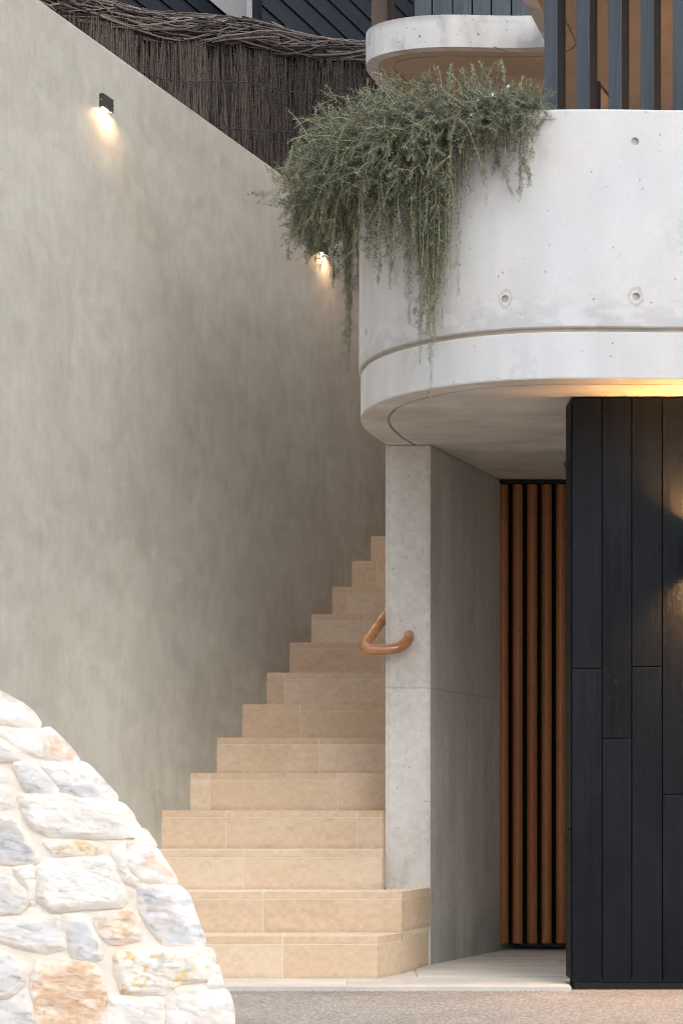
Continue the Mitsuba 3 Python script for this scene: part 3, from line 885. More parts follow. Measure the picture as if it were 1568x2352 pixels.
def s_of_px(px, front=True):
    w = np.abs(fx[:, 0] / fx[:, 1] - (px - 784) / F) + (0 if front else 9) * 0
    cand = np.arange(len(fx))
    i_min = np.argmin(fx[:, 0])
    cand = cand[:i_min] if front else cand[i_min:]
    return fine_s[cand[np.argmin(w[cand])]]


def grow(root, direction, length, droop, wander=0.25, step=0.012, hug=0.012, straighten=0.0):
    """Stems that leave the roots (n, 3), bend under their weight and never enter the drum; (n, m, 3)."""
    n = len(root)
    m = int(np.max(length) / step) + 1
    p, d = root.copy(), direction / np.linalg.norm(direction, axis=1, keepdims=True)
    wob = rng.normal(size=(n, 3))
    out = [p.copy()]
    st_ = (length / (m - 1))[:, None]
    for i in range(m - 1):
        wob = 0.8 * wob + 0.6 * rng.normal(size=(n, 3))
        d = d + wander * wob * st_ * 4 + np.c_[np.zeros((n, 2)), -droop * st_[:, 0]]
        d /= np.linalg.norm(d, axis=1, keepdims=True)
        p = p + d * st_
        # keep off the drum
        dist, idx = ktree.query(p[:, :2])
        sd = np.sum((p[:, :2] - fx[idx]) * fn[idx], axis=1)
        low = (p[:, 2] < ZT + 0.02)
        bad = low & (sd < hug) & (sd > -0.15)
        push = np.where(bad, np.minimum(hug - sd, 0.02 + 0 * sd), 0)
        top = low & (sd <= -0.005)
        p[:, :2] += fn[idx] * push[:, None]
        p[top, 2] = np.maximum(p[top, 2], ZT + 0.012)
        # keep off the plaster wall
        wd = p[:, 0] - (WALL_M * p[:, 1] + WALL_C)
        p[:, 0] += np.maximum(0.02 - wd, 0)
        d = d + np.c_[fn[idx] * (push[:, None] * 6), np.zeros(n)]
        out.append(p.copy())
    return np.stack(out, 1)


def roots(n, s0, s1, in0, in1):
    s = rng.uniform(s0, s1, n)
    c = np.c_[np.interp(s, fine_s, fx[:, 0]), np.interp(s, fine_s, fx[:, 1])]
    nn = np.c_[np.interp(s, fine_s, fn[:, 0]), np.interp(s, fine_s, fn[:, 1])]
    return np.c_[c - nn * rng.uniform(in0, in1, n)[:, None], np.full(n, ZT - 0.03)], nn, s


def leaf_mesh(paths, gap=0.0055, size=0.017, per=3, curl=0.0, tone=0.0, start=0.12, wide=1.0):
    """Needle leaves in whorls along the stems, with a colour per vertex."""
    P0, D0, K, TP = [], [], [], []
    n, m = paths.shape[:2]
    segl = np.linalg.norm(np.diff(paths, axis=1), axis=2).mean(1)
    for i in range(n):
        L = segl[i] * (m - 1)
        cnt = max(3, int(L / gap))
        t = (np.arange(cnt) + 0.5) / cnt
        t = t[t > start]
        ft = t * (m - 1)
        a = np.clip(ft.astype(int), 0, m - 2)
        w = (ft - a)[:, None]
        q = paths[i, a] * (1 - w) + paths[i, a + 1] * w
        dd = paths[i, a + 1] - paths[i, a]
        P0.append(np.repeat(q, per, 0))
        D0.append(np.repeat(dd / (np.linalg.norm(dd, axis=1, keepdims=True) + 1e-9), per, 0))
        TP.append(np.repeat(t, per))
        K.append(np.full(len(q) * per, rng.random()))
    P0, D0, TP, K = np.vstack(P0), np.vstack(D0), np.concatenate(TP), np.concatenate(K)
    N = len(P0)
    r = rng.normal(size=(N, 3))
    side = r - D0 * np.sum(r * D0, axis=1, keepdims=True)
    side /= np.linalg.norm(side, axis=1, keepdims=True) + 1e-9
    lean = rng.uniform(0.75, 1.15, N)[:, None]
    lean = lean * np.where(TP[:, None] > 0.9, 0.6, 1.0)
    ld = D0 * np.maximum(1.15 - lean, 0.05) + side * lean
    ld[:, 2] += curl * rng.uniform(0.2, 1.0, N)
    ld /= np.linalg.norm(ld, axis=1, keepdims=True)
    ln = size * rng.uniform(0.6, 1.25, N) * np.where(TP > 0.85, 0.75, 1.0)
    wd = np.cross(ld, rng.normal(size=(N, 3)))
    wd /= np.linalg.norm(wd, axis=1, keepdims=True) + 1e-9
    ww = (rng.uniform(0.0009, 0.0015, N) * wide)[:, None]
    bend = (rng.normal(size=(N, 3)) * 0.12 + D0 * 0.15) * ln[:, None]
    v = np.stack([P0, P0 + ld * ln[:, None] * 0.5 + wd * ww, P0 + ld * ln[:, None] + bend, P0 + ld * ln[:, None] * 0.5 - wd * ww], 1).reshape(-1, 3)
    f = (np.array([[0, 1, 2], [0, 2, 3]])[None] + (np.arange(N) * 4)[:, None, None]).reshape(-1, 3)
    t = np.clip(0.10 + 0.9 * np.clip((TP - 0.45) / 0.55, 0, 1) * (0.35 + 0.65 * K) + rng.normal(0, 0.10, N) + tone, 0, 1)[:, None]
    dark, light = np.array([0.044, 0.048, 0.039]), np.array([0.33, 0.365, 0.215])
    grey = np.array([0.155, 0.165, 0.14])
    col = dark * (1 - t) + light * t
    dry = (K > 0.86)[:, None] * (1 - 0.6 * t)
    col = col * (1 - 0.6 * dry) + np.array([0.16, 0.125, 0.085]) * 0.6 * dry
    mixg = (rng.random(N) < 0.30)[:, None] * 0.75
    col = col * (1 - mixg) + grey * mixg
    return v, f, np.repeat(col, 4, 0)


def stem_mesh(paths, r0=0.0018, r1=0.0008):
    n, m = paths.shape[:2]
    sub = paths[:, ::2] if m > 6 else paths
    rr = np.linspace(r0, r1, sub.shape[1])[None] * rng.uniform(0.8, 1.3, (n, 1))
    v, f = tubes(sub, rr, 3, caps=False)
    tt = np.repeat(np.tile(np.linspace(0, 1, sub.shape[1]), n), 3)[:, None]
    k = np.repeat(rng.random(n), sub.shape[1] * 3)[:, None]
    wood = np.array([0.24, 0.18, 0.13]) * (1 - k) + np.array([0.38, 0.33, 0.22]) * k
    young = np.array([0.32, 0.34, 0.17])
    return v, f, wood * (1 - tt) + young * tt


rb = 'rosemary_bush'


def plant(part, groups, kind=None):
    """One part made of several batches of stems, each (paths, leaf settings)."""
    ms, cs = [], []
    for paths, kw in groups:
        sv, sf, sc = stem_mesh(paths)
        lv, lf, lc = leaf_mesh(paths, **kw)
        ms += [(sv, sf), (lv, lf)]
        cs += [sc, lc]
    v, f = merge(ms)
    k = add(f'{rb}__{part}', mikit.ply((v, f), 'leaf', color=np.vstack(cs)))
    if kind:
        tag(k, kind=kind)
    return k


def dirs(nn, out, upw, spread):
    n = len(nn)
    d = np.c_[nn * np.asarray(out).reshape(-1, 1), np.broadcast_to(upw, n)]
    return d + rng.normal(size=(n, 3)) * spread


def branchlets(paths, per, lo, hi, lift, droop, spread=0.75, t0=0.25):
    """Short side shoots standing off the stems."""
    n, m = paths.shape[:2]
    i = np.repeat(np.arange(n), per)
    t = rng.uniform(t0, 0.95, len(i)) * (m - 1)
    a = np.clip(t.astype(int), 0, m - 2)
    w = (t - a)[:, None]
    q = paths[i, a] * (1 - w) + paths[i, a + 1] * w
    d = paths[i, a + 1] - paths[i, a]
    d /= np.linalg.norm(d, axis=1, keepdims=True) + 1e-9
    dist, idx = ktree.query(q[:, :2])
    d = d * 0.55 + np.c_[fn[idx] * 0.35, np.full(len(i), lift)] + rng.normal(size=(len(i), 3)) * spread
    return grow(q, d, rng.uniform(lo, hi, len(i)), droop, 0.5, step=0.010)


sF1, sF0 = s_of_px(1236), s_of_px(1085)
sM1 = s_of_px(870)
i_min = np.argmin(fx[:, 0])
sL = fine_s[i_min]
BR = dict(gap=0.0058, size=0.0165, per=3)
ST = dict(gap=0.0085, size=0.0165, per=3, start=0.2)
# low mound along the front edge
r, nn, s = roots(70, sF1, sF0, 0.03, 0.28)
a1 = grow(r, dirs(nn, 0.35, 0.8, 0.45), rng.uniform(0.03, 0.10, len(r)), 3.0, 0.5)
r, nn, s = roots(48, sF1, sF0 + 0.05, 0.0, 0.10)
a2 = grow(r, dirs(nn, 1.0, 0.3, 0.45), rng.uniform(0.13, 0.25, len(r)), 9.0, 0.5)
plant('front_mound', [(a1, ST), (a2, ST), (branchlets(a1, 4, 0.03, 0.08, 0.5, 2.0), BR), (branchlets(a2, 4, 0.03, 0.08, -0.1, 4.0), BR)], kind='stuff')
# the big mass round the corner
r, nn, s = roots(150, sF0 - 0.02, sL + 0.25, 0.0, 0.34)
b1 = grow(r, dirs(nn, 0.6, 0.85, 0.5), rng.uniform(0.10, 0.27, len(r)), 3.2, 0.5)
r, nn, s = roots(135, sF0 + 0.03, sL - 0.03, 0.0, 0.14)
b2 = grow(r, dirs(nn, 1.0, 0.4, 0.5), rng.uniform(0.25, 0.56, len(r)), 6.5, 0.55)
r, nn, s = roots(62, sF0 + 0.05, sM1 + 0.0, 0.0, 0.10)
b3 = grow(r, dirs(nn, 1.0, 0.2, 0.35), rng.uniform(0.30, 0.62, len(r)), 13.0, 0.35)
plant('corner_mass', [(b1, ST), (b2, ST), (b3, ST), (branchlets(b1, 5, 0.04, 0.11, 0.5, 2.0), BR), (branchlets(b2, 7, 0.04, 0.11, 0.0, 4.0), BR), (branchlets(b3, 6, 0.03, 0.08, -0.4, 6.0), BR)], kind='stuff')
# spilling left over the steps
r, nn, s = roots(95, sM1 + 0.06, sL + 0.55, 0.0, 0.2)
d1 = grow(r, dirs(nn, 1.0, 0.75, 0.45), rng.uniform(0.22, 0.50, len(r)), 4.0, 0.45)
r, nn, s = roots(52, sM1 + 0.10, sL + 0.5, 0.0, 0.12)
d2 = grow(r, dirs(nn, 1.0, 0.35, 0.4), rng.uniform(0.22, 0.46, len(r)), 6.0, 0.4)
plant('left_spill', [(d1, ST), (d2, ST), (branchlets(d1, 6, 0.04, 0.12, 0.35, 2.5), BR), (branchlets(d2, 7, 0.04, 0.10, -0.1, 4.0), BR)], kind='stuff')
# upright sprigs along the skyline
for px_, py_ in [(1248, 232), (1195, 178), (1155, 143), (1128, 168), (1090, 150), (1037, 150), (975, 180), (915, 172), (848, 185), (800, 222), (760, 245), (728, 250), (690, 300), (1060, 195), (1010, 205), (885, 205), (1215, 200), (1072, 215), (990, 222), (945, 205), (865, 225), (825, 255), (780, 262), (745, 285), (712, 320), (672, 335), (655, 385)]:
    dpt = 8.75 if px_ > 1000 else 9.2
    x = X(px_, dpt)
    if px_ < 860:
        dpt = 9.45
        x = X(px_, dpt)
    h = Z(py_, dpt) - ZT
    base = np.array([[x - rng.uniform(-0.04, 0.04), dpt, ZT + max(0.0, h - 0.22)]])
    ln = h - max(0.0, h - 0.22)
    pth = grow(base, np.array([[x - base[0, 0], 0.0, ln]]), np.array([ln * 1.03]), 0.0, 0.10, step=0.008)
    plant('sprig', [(pth, dict(gap=0.0036, size=0.0145, per=4, tone=0.5, start=0.0, wide=1.45))])
# long hanging strands down the drum
HG = dict(gap=0.0075, size=0.0135, per=3, curl=0.35, tone=-0.14)


def strand(px, py, n, width, part='trailing_strand', front=True, r_out=0.015):
    s0 = s_of_px(px, front)
    r, nn, s = roots(n, s0 - width / 2, s0 + width / 2, 0.0, 0.05)
    d = fx[np.argmin(np.abs(fine_s - s0))][1]
    L = ZT - Z(py, d) + 0.14
    ln = L * rng.uniform(0.45, 1.0, n)
    ln[0] = L
    p = grow(r, dirs(nn, 1.0, 0.3, 0.25), ln, 22.0, 0.22, hug=r_out)
    plant(part, [(p, HG), (branchlets(p, 3, 0.02, 0.06, -0.5, 5.0, 0.5), HG)])


for px_, py_, n, w in [(1012, 868, 6, 0.02), (1016, 790, 18, 0.05), (1022, 740, 20, 0.09), (1004, 690, 22, 0.12), (1045, 640, 14, 0.08), (985, 610, 7, 0.06), (938, 620, 7, 0.03), (905, 600, 7, 0.03), (962, 570, 7, 0.08), (1048, 560, 10, 0.06),
                       (1205, 390, 9, 0.05), (1185, 350, 8, 0.05), (1150, 335, 8, 0.08), (1115, 350, 8, 0.06), (1085, 380, 9, 0.05)]:
    strand(px_, py_, n, w)
for off, py_, n in [(0.10, 600, 6), (0.24, 640, 7), (0.38, 840, 7), (0.36, 760, 7), (0.16, 550, 7), (0.02, 520, 6)]:
    s0 = sL + off - 0.12
    r, nn, s = roots(n, s0 - 0.06, s0 + 0.06, 0.0, 0.05)
    L = ZT - Z(py_, 9.5) + 0.1
    p = grow(r, dirs(nn, 0.2, 0.05, 0.12), L * rng.uniform(0.5, 1.0, n), 30.0, 0.14, hug=0.012)
    plant('trailing_strand', [(p, HG), (branchlets(p, 3, 0.02, 0.07, -0.5, 5.0, 0.5), HG)])
# hanging ends of the left spill
for px_, py_, n, oy in [(745, 640, 5, 0.23), (765, 610, 8, 0.2), (705, 540, 8, 0.27), (790, 600, 8, 0.14)]:
    yy = 9.55
    base = np.c_[X(px_ + rng.uniform(-16, 16, n), yy), yy + rng.uniform(-0.2, 0.2, n), np.full(n, Z(430, yy))]
    L = base[0, 2] - Z(py_, yy)
    p = grow(base, np.tile([0, 0, -1.0], (n, 1)) + rng.normal(size=(n, 3)) * 0.15, L * rng.uniform(0.5, 1.0, n), 3.0, 0.2)
    plant('trailing_strand', [(p, HG), (branchlets(p, 3, 0.02, 0.07, -0.5, 5.0, 0.5), HG)])
for px_, py_, d in [(1167, 197, 8.6), (1083, 262, 8.38), (1097, 228, 8.4), (1130, 215, 8.5)]:
    c = np.array([X(px_, d), d, Z(py_, d)])
    pet = []
    for a in np.arange(5) * 2 * np.pi / 5:
        e = np.array([math.cos(a), -0.35, math.sin(a)]) * 0.0075
        w = np.array([-math.sin(a), 0, math.cos(a)]) * 0.0028
        pet.append((np.array([c, c + e * 0.6 + w, c + e, c + e * 0.6 - w]), np.array([[0, 1, 2], [0, 2, 3]])))
    add(rb + '__flower', mikit.ply(merge(pet), 'petal'))
labels[rb] = {'label': 'trailing grey-green rosemary spilling over the corner of the concrete drum', 'category': 'shrub'}

# ------------------------------------------------------------------ brushwood fence behind the wall
rng = np.random.default_rng(41)
bf = 'brushwood_fence'
rc_px = np.array([(60, -22, 34), (140, 4, 34), (200, 20, 34), (300, 47, 34), (400, 66, 35), (500, 69, 34), (600, 82, 31), (700, 106, 27), (760, 113, 25), (835, 119, 25), (950, 126, 25)], float)
dep = lambda px: 11.0 + (px - 150) / 685.0 * 2.5
rp = np.array([[X(a, dep(a)), dep(a), Z(b, dep(a)), c / F * dep(a)] for a, b, c in rc_px])
tck, _ = splprep(rp.T, s=0, k=3)
dense = np.array(splev(np.linspace(0, 1, 400), tck)).T
arc = np.r_[0, np.cumsum(np.linalg.norm(np.diff(dense[:, :3], axis=0), axis=1))]
LEN = arc[-1]
at = lambda s: np.stack([np.interp(s, arc, dense[:, i]) for i in range(4)], -1)
fd = (dense[-1, :2] - dense[0, :2]) / np.linalg.norm(dense[-1, :2] - dense[0, :2])
fnrm = np.array([fd[1], -fd[0]])                  # towards the steps


def uvs(n, per, lo=0.0, hi=1.0):
    return np.repeat(np.c_[rng.uniform(lo, hi, n), rng.random(n)], per, 0)


# standing brush
n, m = 9000, 6
s = rng.uniform(0, LEN, n)
q = at(s)
zt_ = q[:, 2] - rng.uniform(0.0, 0.05, n)
ln = rng.uniform(0.35, 1.5, n)
ztop = zt_ - rng.uniform(0, 1, n) ** 2 * 0.9
clump = 0.05 * (meshkit.noise(np.c_[s * 7, ztop * 1.5, s * 0]) - 0.5)
depth = rng.uniform(-0.035, 0.045, n) + clump
lean = rng.normal(0, 0.05, n) + 0.12 * (meshkit.noise(np.c_[s * 4, ztop * 2, s * 0 + 5]) - 0.5)
t = np.linspace(0, 1, m)
P = np.zeros((n, m, 3))
wig = np.cumsum(rng.normal(0, 0.010, (n, m)), 1)
sl = s[:, None] + (lean * ln)[:, None] * t + wig
dp = depth[:, None] + np.cumsum(rng.normal(0, 0.004, (n, m)), 1)
P[:, :, 0] = dense[0, 0] + fd[0] * sl + fnrm[0] * dp
P[:, :, 1] = dense[0, 1] + fd[1] * sl + fnrm[1] * dp
# follow the roll's own plan line
P[:, :, :2] += (q[:, :2] - (dense[0, :2] + fd * s[:, None]))[:, None]
P[:, :, 2] = ztop[:, None] - ln[:, None] * t
v, f = tubes(P, np.linspace(0.0021, 0.0013, m)[None] * rng.uniform(0.6, 1.5, (n, 1)), 3, caps=False)
tone = np.clip(0.45 + 0.3 * rng.normal(size=n) + 7 * depth, 0, 1)
k = add(bf + '__brush', mikit.ply((v, f), 'twig', smooth=True, uv=np.repeat(np.c_[tone, rng.random(n)], m * 3, 0)))
tag(k, kind='stuff')
bk = []
for i in range(0, 399, 21):
    a, b = dense[i], dense[min(i + 21, 399)]
    pa, pb = a[:2] - fnrm * 0.05, b[:2] - fnrm * 0.05
    bk.append((np.array([[*pa, 2.5], [*pb, 2.5], [*pb, b[2]], [*pa, a[2]], [*(pa - fnrm * 0.02), 2.5], [*(pb - fnrm * 0.02), 2.5], [*(pb - fnrm * 0.02), b[2]], [*(pa - fnrm * 0.02), a[2]]]),
               np.array([[0, 1, 2], [0, 2, 3], [5, 4, 7], [5, 7, 6], [3, 2, 6], [3, 6, 7]])))
add(bf + '__backing', mikit.ply(merge(bk), 'void_black'))
# capping roll of bound twigs
n, m = 1250, 9
L = rng.uniform(0.35, 0.95, n)
s = rng.uniform(-0.3, LEN, n)
t = np.linspace(0, 1, m)
sl = np.clip(s[:, None] + L[:, None] * t, 0, LEN)
q = at(sl)
a0, tw = rng.uniform(0, 2 * np.pi, n), rng.normal(0.5, 0.8, n)
rr = np.clip(rng.normal(0.86, 0.13, n), 0.3, 1.13)
ang = a0[:, None] + tw[:, None] * t + np.cumsum(rng.normal(0, 0.05, (n, m)), 1)
rad = q[:, :, 3] * (rr[:, None] + np.cumsum(rng.normal(0, 0.035, (n, m)), 1))
P = q[:, :, :3].copy()
P[:, :, :2] += fnrm * (np.cos(ang) * rad * 0.95)[:, :, None]
P[:, :, 2] += np.sin(ang) * rad
v, f = tubes(P, np.linspace(0.0054, 0.0028, m)[None] * rng.uniform(0.4, 1.35, (n, 1)), 5, caps=False)
tone = np.clip(0.50 + 0.5 * rng.normal(size=n) + 1.2 * (rr - 0.86), 0.0, 1.5)
k = add(bf + '__capping_roll', mikit.ply((v, f), 'twig', smooth=True, uv=np.repeat(np.c_[tone, rng.random(n)], m * 5, 0)))
tag(k, kind='stuff')
core_s = np.linspace(0, LEN, 60)
q = at(core_s)
v, f = tubes(q[None, :, :3], q[None, :, 3] * 0.78, 12)
add(bf + '__roll_core', mikit.ply((v, f), 'void_black', smooth=True))
# binding wires
for row in ([(300, 172), (345, 185), (540, 194), (640, 213), (835, 219), (900, 222)], [(430, 296), (560, 303), (700, 309), (835, 313), (900, 315)]):
    w = []
    for a, b in row:
        d = dep(a) - 0.02
        base = np.array([X(a, dep(a)), dep(a)]) + fnrm * 0.078
        w.append([*base, Z(b, dep(a))])
    tck, _ = splprep(np.array(w).T, s=0, k=3)
    w = np.array(splev(np.linspace(0, 1, 120), tck)).T
    ph = np.linspace(0, 120, 120)
    for k_ in range(2):
        w2 = w + np.c_[np.zeros((120, 2)), 0.003 * np.sin(ph * 1.3 + k_ * np.pi)]
        if k_ == 0:
            add(bf + '__tie_wire', mikit.ply(tube1(w2, 0.0034, 6), 'black_metal', smooth=True))
# loops of wire round the roll
for s0 in np.arange(0.25, LEN, 0.27):
    a = np.linspace(0, 2 * np.pi, 28)
    q = at(np.full(28, s0) + 0.06 * np.sin(a))
    P = q[:, :3].copy()
    P[:, :2] += fnrm * (np.cos(a) * q[:, 3] * 1.02)[:, None]
    P[:, 2] += np.sin(a) * q[:, 3] * 1.06
    add(bf + '__binding_loop', mikit.ply(tube1(P, 0.0022, 5), 'black_metal', smooth=True))
labels[bf] = {'label': 'dark brushwood fence with a bound twig capping behind the plaster wall', 'category': 'fence'}

# ------------------------------------------------------------------ neighbour's dark weatherboard house
rng = np.random.default_rng(51)
nh = 'neighbour_house'


def weatherboards(o, length, z0, z1, h, part):
    z = z0
    while z < z1 - 1e-6:
        zz = min(z + h, z1)
        a, b = np.asarray(o), np.asarray(o) + AX * length
        lo, hi = PERP * 0.018, PERP * 0.004
        v = np.array([[*(a + lo), z], [*(b + lo), z], [*(b + hi), zz + 0.01], [*(a + hi), zz + 0.01], [*(a - PERP * 0.01), z], [*(b - PERP * 0.01), z], [*(b - PERP * 0.01), zz + 0.01], [*(a - PERP * 0.01), zz + 0.01]])
        f = np.array([[0, 1, 2], [0, 2, 3], [4, 1, 0], [4, 5, 1], [5, 4, 7], [5, 7, 6], [3, 2, 6], [3, 6, 7], [0, 3, 7], [0, 7, 4], [1, 5, 6], [1, 6, 2]])
        add(f'{nh}__{part}', mikit.ply((v, f), 'navy_board', uv=seeded(v, f, rng)))
        z = zz


yA = 15.0
oA = np.array([X(400, yA), yA])
weatherboards(oA - AX * 3.0, 4.1, 5.2, Z(8, 15.6), 0.13, 'weatherboard')
add(nh + '__backing', mikit.ply(ubox(oA - AX * 3.0 - PERP * 0.012, AX, -PERP, 4.1, 0.15, 2.5, Z(8, 15.6)), 'void_black'))
yW = 17.2
add(nh + '__pale_wall', mikit.ply(box(X(450, yW), X(575, yW), yW, yW + 0.2, 2.5, 8.5), 'pale_render'))
add(nh + '__white_post', mikit.ply(box(X(566, 16.9), X(591, 16.9), 16.9, 17.0, 2.5, 8.5), 'post_paint'))
add(nh + '__white_post__bracket', mikit.ply(box(X(575, 16.85), X(593, 16.85), 16.83, 16.89, Z(48, 16.85), Z(36, 16.85)), 'steel'))
oB = np.array([X(598, 15.6), 15.6])
weatherboards(oB - AX * 0.0, 5.5, 4.8, 8.5, 0.16, 'dark_weatherboard')
add(nh + '__backing', mikit.ply(ubox(oB - PERP * 0.012, AX, -PERP, 5.5, 0.05, 2.5, 8.5), 'void_black'))
add(nh + '__backing', mikit.ply(box(-4.0, 3.5, 20.2, 20.4, 0, 8.6), 'void_black'))
labels[nh] = {'label': "dark weatherboard house rising behind the brushwood fence", 'category': 'house'}

# ------------------------------------------------------------------ rubble wall in front
rng = np.random.default_rng(61)
rw = 'rubble_wall'
YR = 5.0


def rz(x, y):
    """From the drawing units of the wall's elevation to metres on its front face."""
    return ((x * 0.3599 - 784) / F * YR, E + (H0 - 1552 - y * 0.3599) / F * YR)


sil = [(-1500, -1700), (-900, -900), (-400, -270), (-80, 60), (0, 115), (45, 150), (135, 188), (200, 240), (247, 300), (310, 345), (385, 410), (440, 470), (500, 540), (560, 578), (615, 640), (680, 715), (750, 785), (800, 850), (860, 920), (895, 985),
       (930, 1000), (985, 1085), (1005, 1135), (1070, 1230), (1120, 1310), (1190, 1405), (1220, 1490), (1255, 1590), (1300, 1700), (1345, 1750), (1370, 1820), (1400, 1930), (1415, 2000), (1455, 2040), (1475, 2130), (1480, 2221),
       (1505, 2450), (1525, 2800), (1535, 3300), (1540, 4150)]
W, GREY, PINK, OR, YEL, DULL = 0, 1, 2, 3, 4, 5
stones = [
    (W, [(-80, 62), (45, 140), (135, 185), (200, 240), (250, 300), (243, 325), (100, 320), (-80, 275)]),
    (PINK, [(-80, 335), (100, 345), (262, 350), (268, 515), (130, 468), (0, 385), (-80, 370)]),
    (PINK, [(288, 342), (312, 340), (385, 408), (500, 538), (400, 536), (292, 515)]),
    (DULL, [(-80, 402), (0, 412), (110, 482), (138, 528), (0, 532), (-80, 536)]),
    (DULL, [(90, 560), (200, 555), (240, 570), (330, 690), (378, 738), (280, 748), (170, 722), (130, 640)]),
    (GREY, [(262, 562), (500, 556), (560, 578), (615, 640), (680, 715), (757, 790), (700, 783), (520, 773), (420, 738), (352, 660)]),
    (W, [(-80, 600), (30, 610), (70, 700), (92, 838), (0, 848), (-80, 848)]),
    (W, [(130, 772), (400, 767), (520, 792), (700, 802), (795, 835), (885, 975), (862, 1018), (620, 1028), (350, 1018), (212, 960), (170, 880)]),
    (GREY, [(-80, 882), (80, 882), (150, 1000), (210, 1080), (258, 1178), (150, 1192), (0, 1188), (-80, 1178)]),
    (YEL, [(290, 1062), (400, 1047), (560, 1060), (680, 1098), (640, 1120), (480, 1130), (350, 1138)]),
    (W, [(882, 990), (925, 995), (988, 1088), (960, 1100), (872, 1052)]),
    (PINK, [(820, 1072), (900, 1064), (1000, 1120), (1072, 1232), (1128, 1322), (1000, 1320), (900, 1298), (832, 1230)]),
    (W, [(720, 1120), (800, 1080), (815, 1230), (880, 1310), (870, 1345), (780, 1300)]),
    (W, [(250, 1232), (400, 1182), (718, 1172), (758, 1300), (806, 1440), (778, 1463), (500, 1478), (340, 1497), (242, 1420)]),
    (DULL, [(-80, 1262), (60, 1292), (158, 1380), (178, 1450), (130, 1498), (0, 1507), (-80, 1498)]),
    (W, [(90, 1235), (210, 1215), (230, 1330), (215, 1470), (190, 1430), (170, 1350)]),
    (GREY, [(890, 1352), (1000, 1347), (1130, 1350), (1192, 1402), (1222, 1490), (1257, 1590), (1302, 1708), (1200, 1723), (1050, 1708), (962, 1620), (902, 1470)]),
    (OR, [(610, 1540), (700, 1512), (850, 1512), (878, 1560), (898, 1678), (780, 1698), (690, 1698), (642, 1640)]),
    (DULL, [(-80, 1560), (100, 1552), (368, 1542), (398, 1600), (436, 1728), (300, 1758), (150, 1738), (-80, 1660)]),
    (GREY, [(402, 1542), (520, 1532), (578, 1600), (638, 1720), (646, 1798), (560, 1808), (472, 1788), (444, 1680)]),
    (YEL, [(742, 1772), (850, 1762), (1100, 1747), (1346, 1752), (1364, 1800), (1340, 1928), (1150, 1948), (1050, 2018), (900, 2028), (782, 2008), (742, 1880)]),
    (W, [(1372, 1835), (1402, 1930), (1412, 1992), (1330, 1985), (1352, 1940)]),
    (OR, [(240, 1832), (400, 1817), (580, 1832), (658, 1920), (668, 2050), (640, 2200), (640, 2298), (250, 2298), (232, 2150), (202, 2000)]),
    (DULL, [(-80, 1732), (100, 1802), (178, 1862), (150, 1960), (60, 2040), (-80, 2058)]),
    (DULL, [(-80, 2082), (60, 2082), (178, 2002), (200, 2120), (228, 2298), (-80, 2318)]),
    (W, [(710, 2062), (870, 2052), (1030, 2062), (1040, 2170), (1030, 2320), (692, 2330), (702, 2180)]),
    (W, [(1080, 2082), (1130, 2002), (1300, 1998), (1410, 2006), (1455, 2042), (1477, 2140), (1480, 2320), (1080, 2330)]),
]
SIL = Polygon([(-1500, 4150)] + sil)
# plainer courses below and left of the picture
y = 2350
while y < 4100:
    h = rng.uniform(190, 300)
    x = -1450 + rng.uniform(0, 100)
    while x < 1600:
        w = rng.uniform(260, 520)
        j = lambda: rng.uniform(-22, 22)
        g = Polygon([(x + 14 + j(), y + 14), (x + w / 2, y + 10 + j() / 2), (x + w - 14 + j(), y + 14), (x + w - 14 + j(), y + h - 14), (x + 14 + j(), y + h - 14)]).intersection(SIL.buffer(-4))
        if g.area > 9000 and g.geom_type == 'Polygon':
            stones.append((rng.choice([W, W, GREY, PINK, OR, DULL]), list(g.exterior.coords)[:-1]))
        x += w
    y += h
y = -1500
while y < 2330:
    h = rng.uniform(190, 290)
    h = min(h, 2340 - y)
    x = -1480
    while x < -100:
        w = min(rng.uniform(260, 480), -95 - x)
        if w > 90:
            j = lambda: rng.uniform(-18, 18)
            g = Polygon([(x + 14 + j(), y + 14), (x + w - 12 + j() / 3, y + 14), (x + w - 12 + j() / 3, y + h - 14), (x + 14 + j(), y + h - 14)]).intersection(SIL.buffer(-4))
            if g.area > 9000 and g.geom_type == 'Polygon':
                stones.append((rng.choice([W, W, GREY, PINK, OR, DULL]), list(g.exterior.coords)[:-1]))
        x += w
    y += h
BACK = np.array([-0.30, 1.0])                     # the wall runs back and away to the left behind its face
THICK = 0.36
SILM = Polygon([rz(*p) for p in [(-1500, 4150)] + sil])


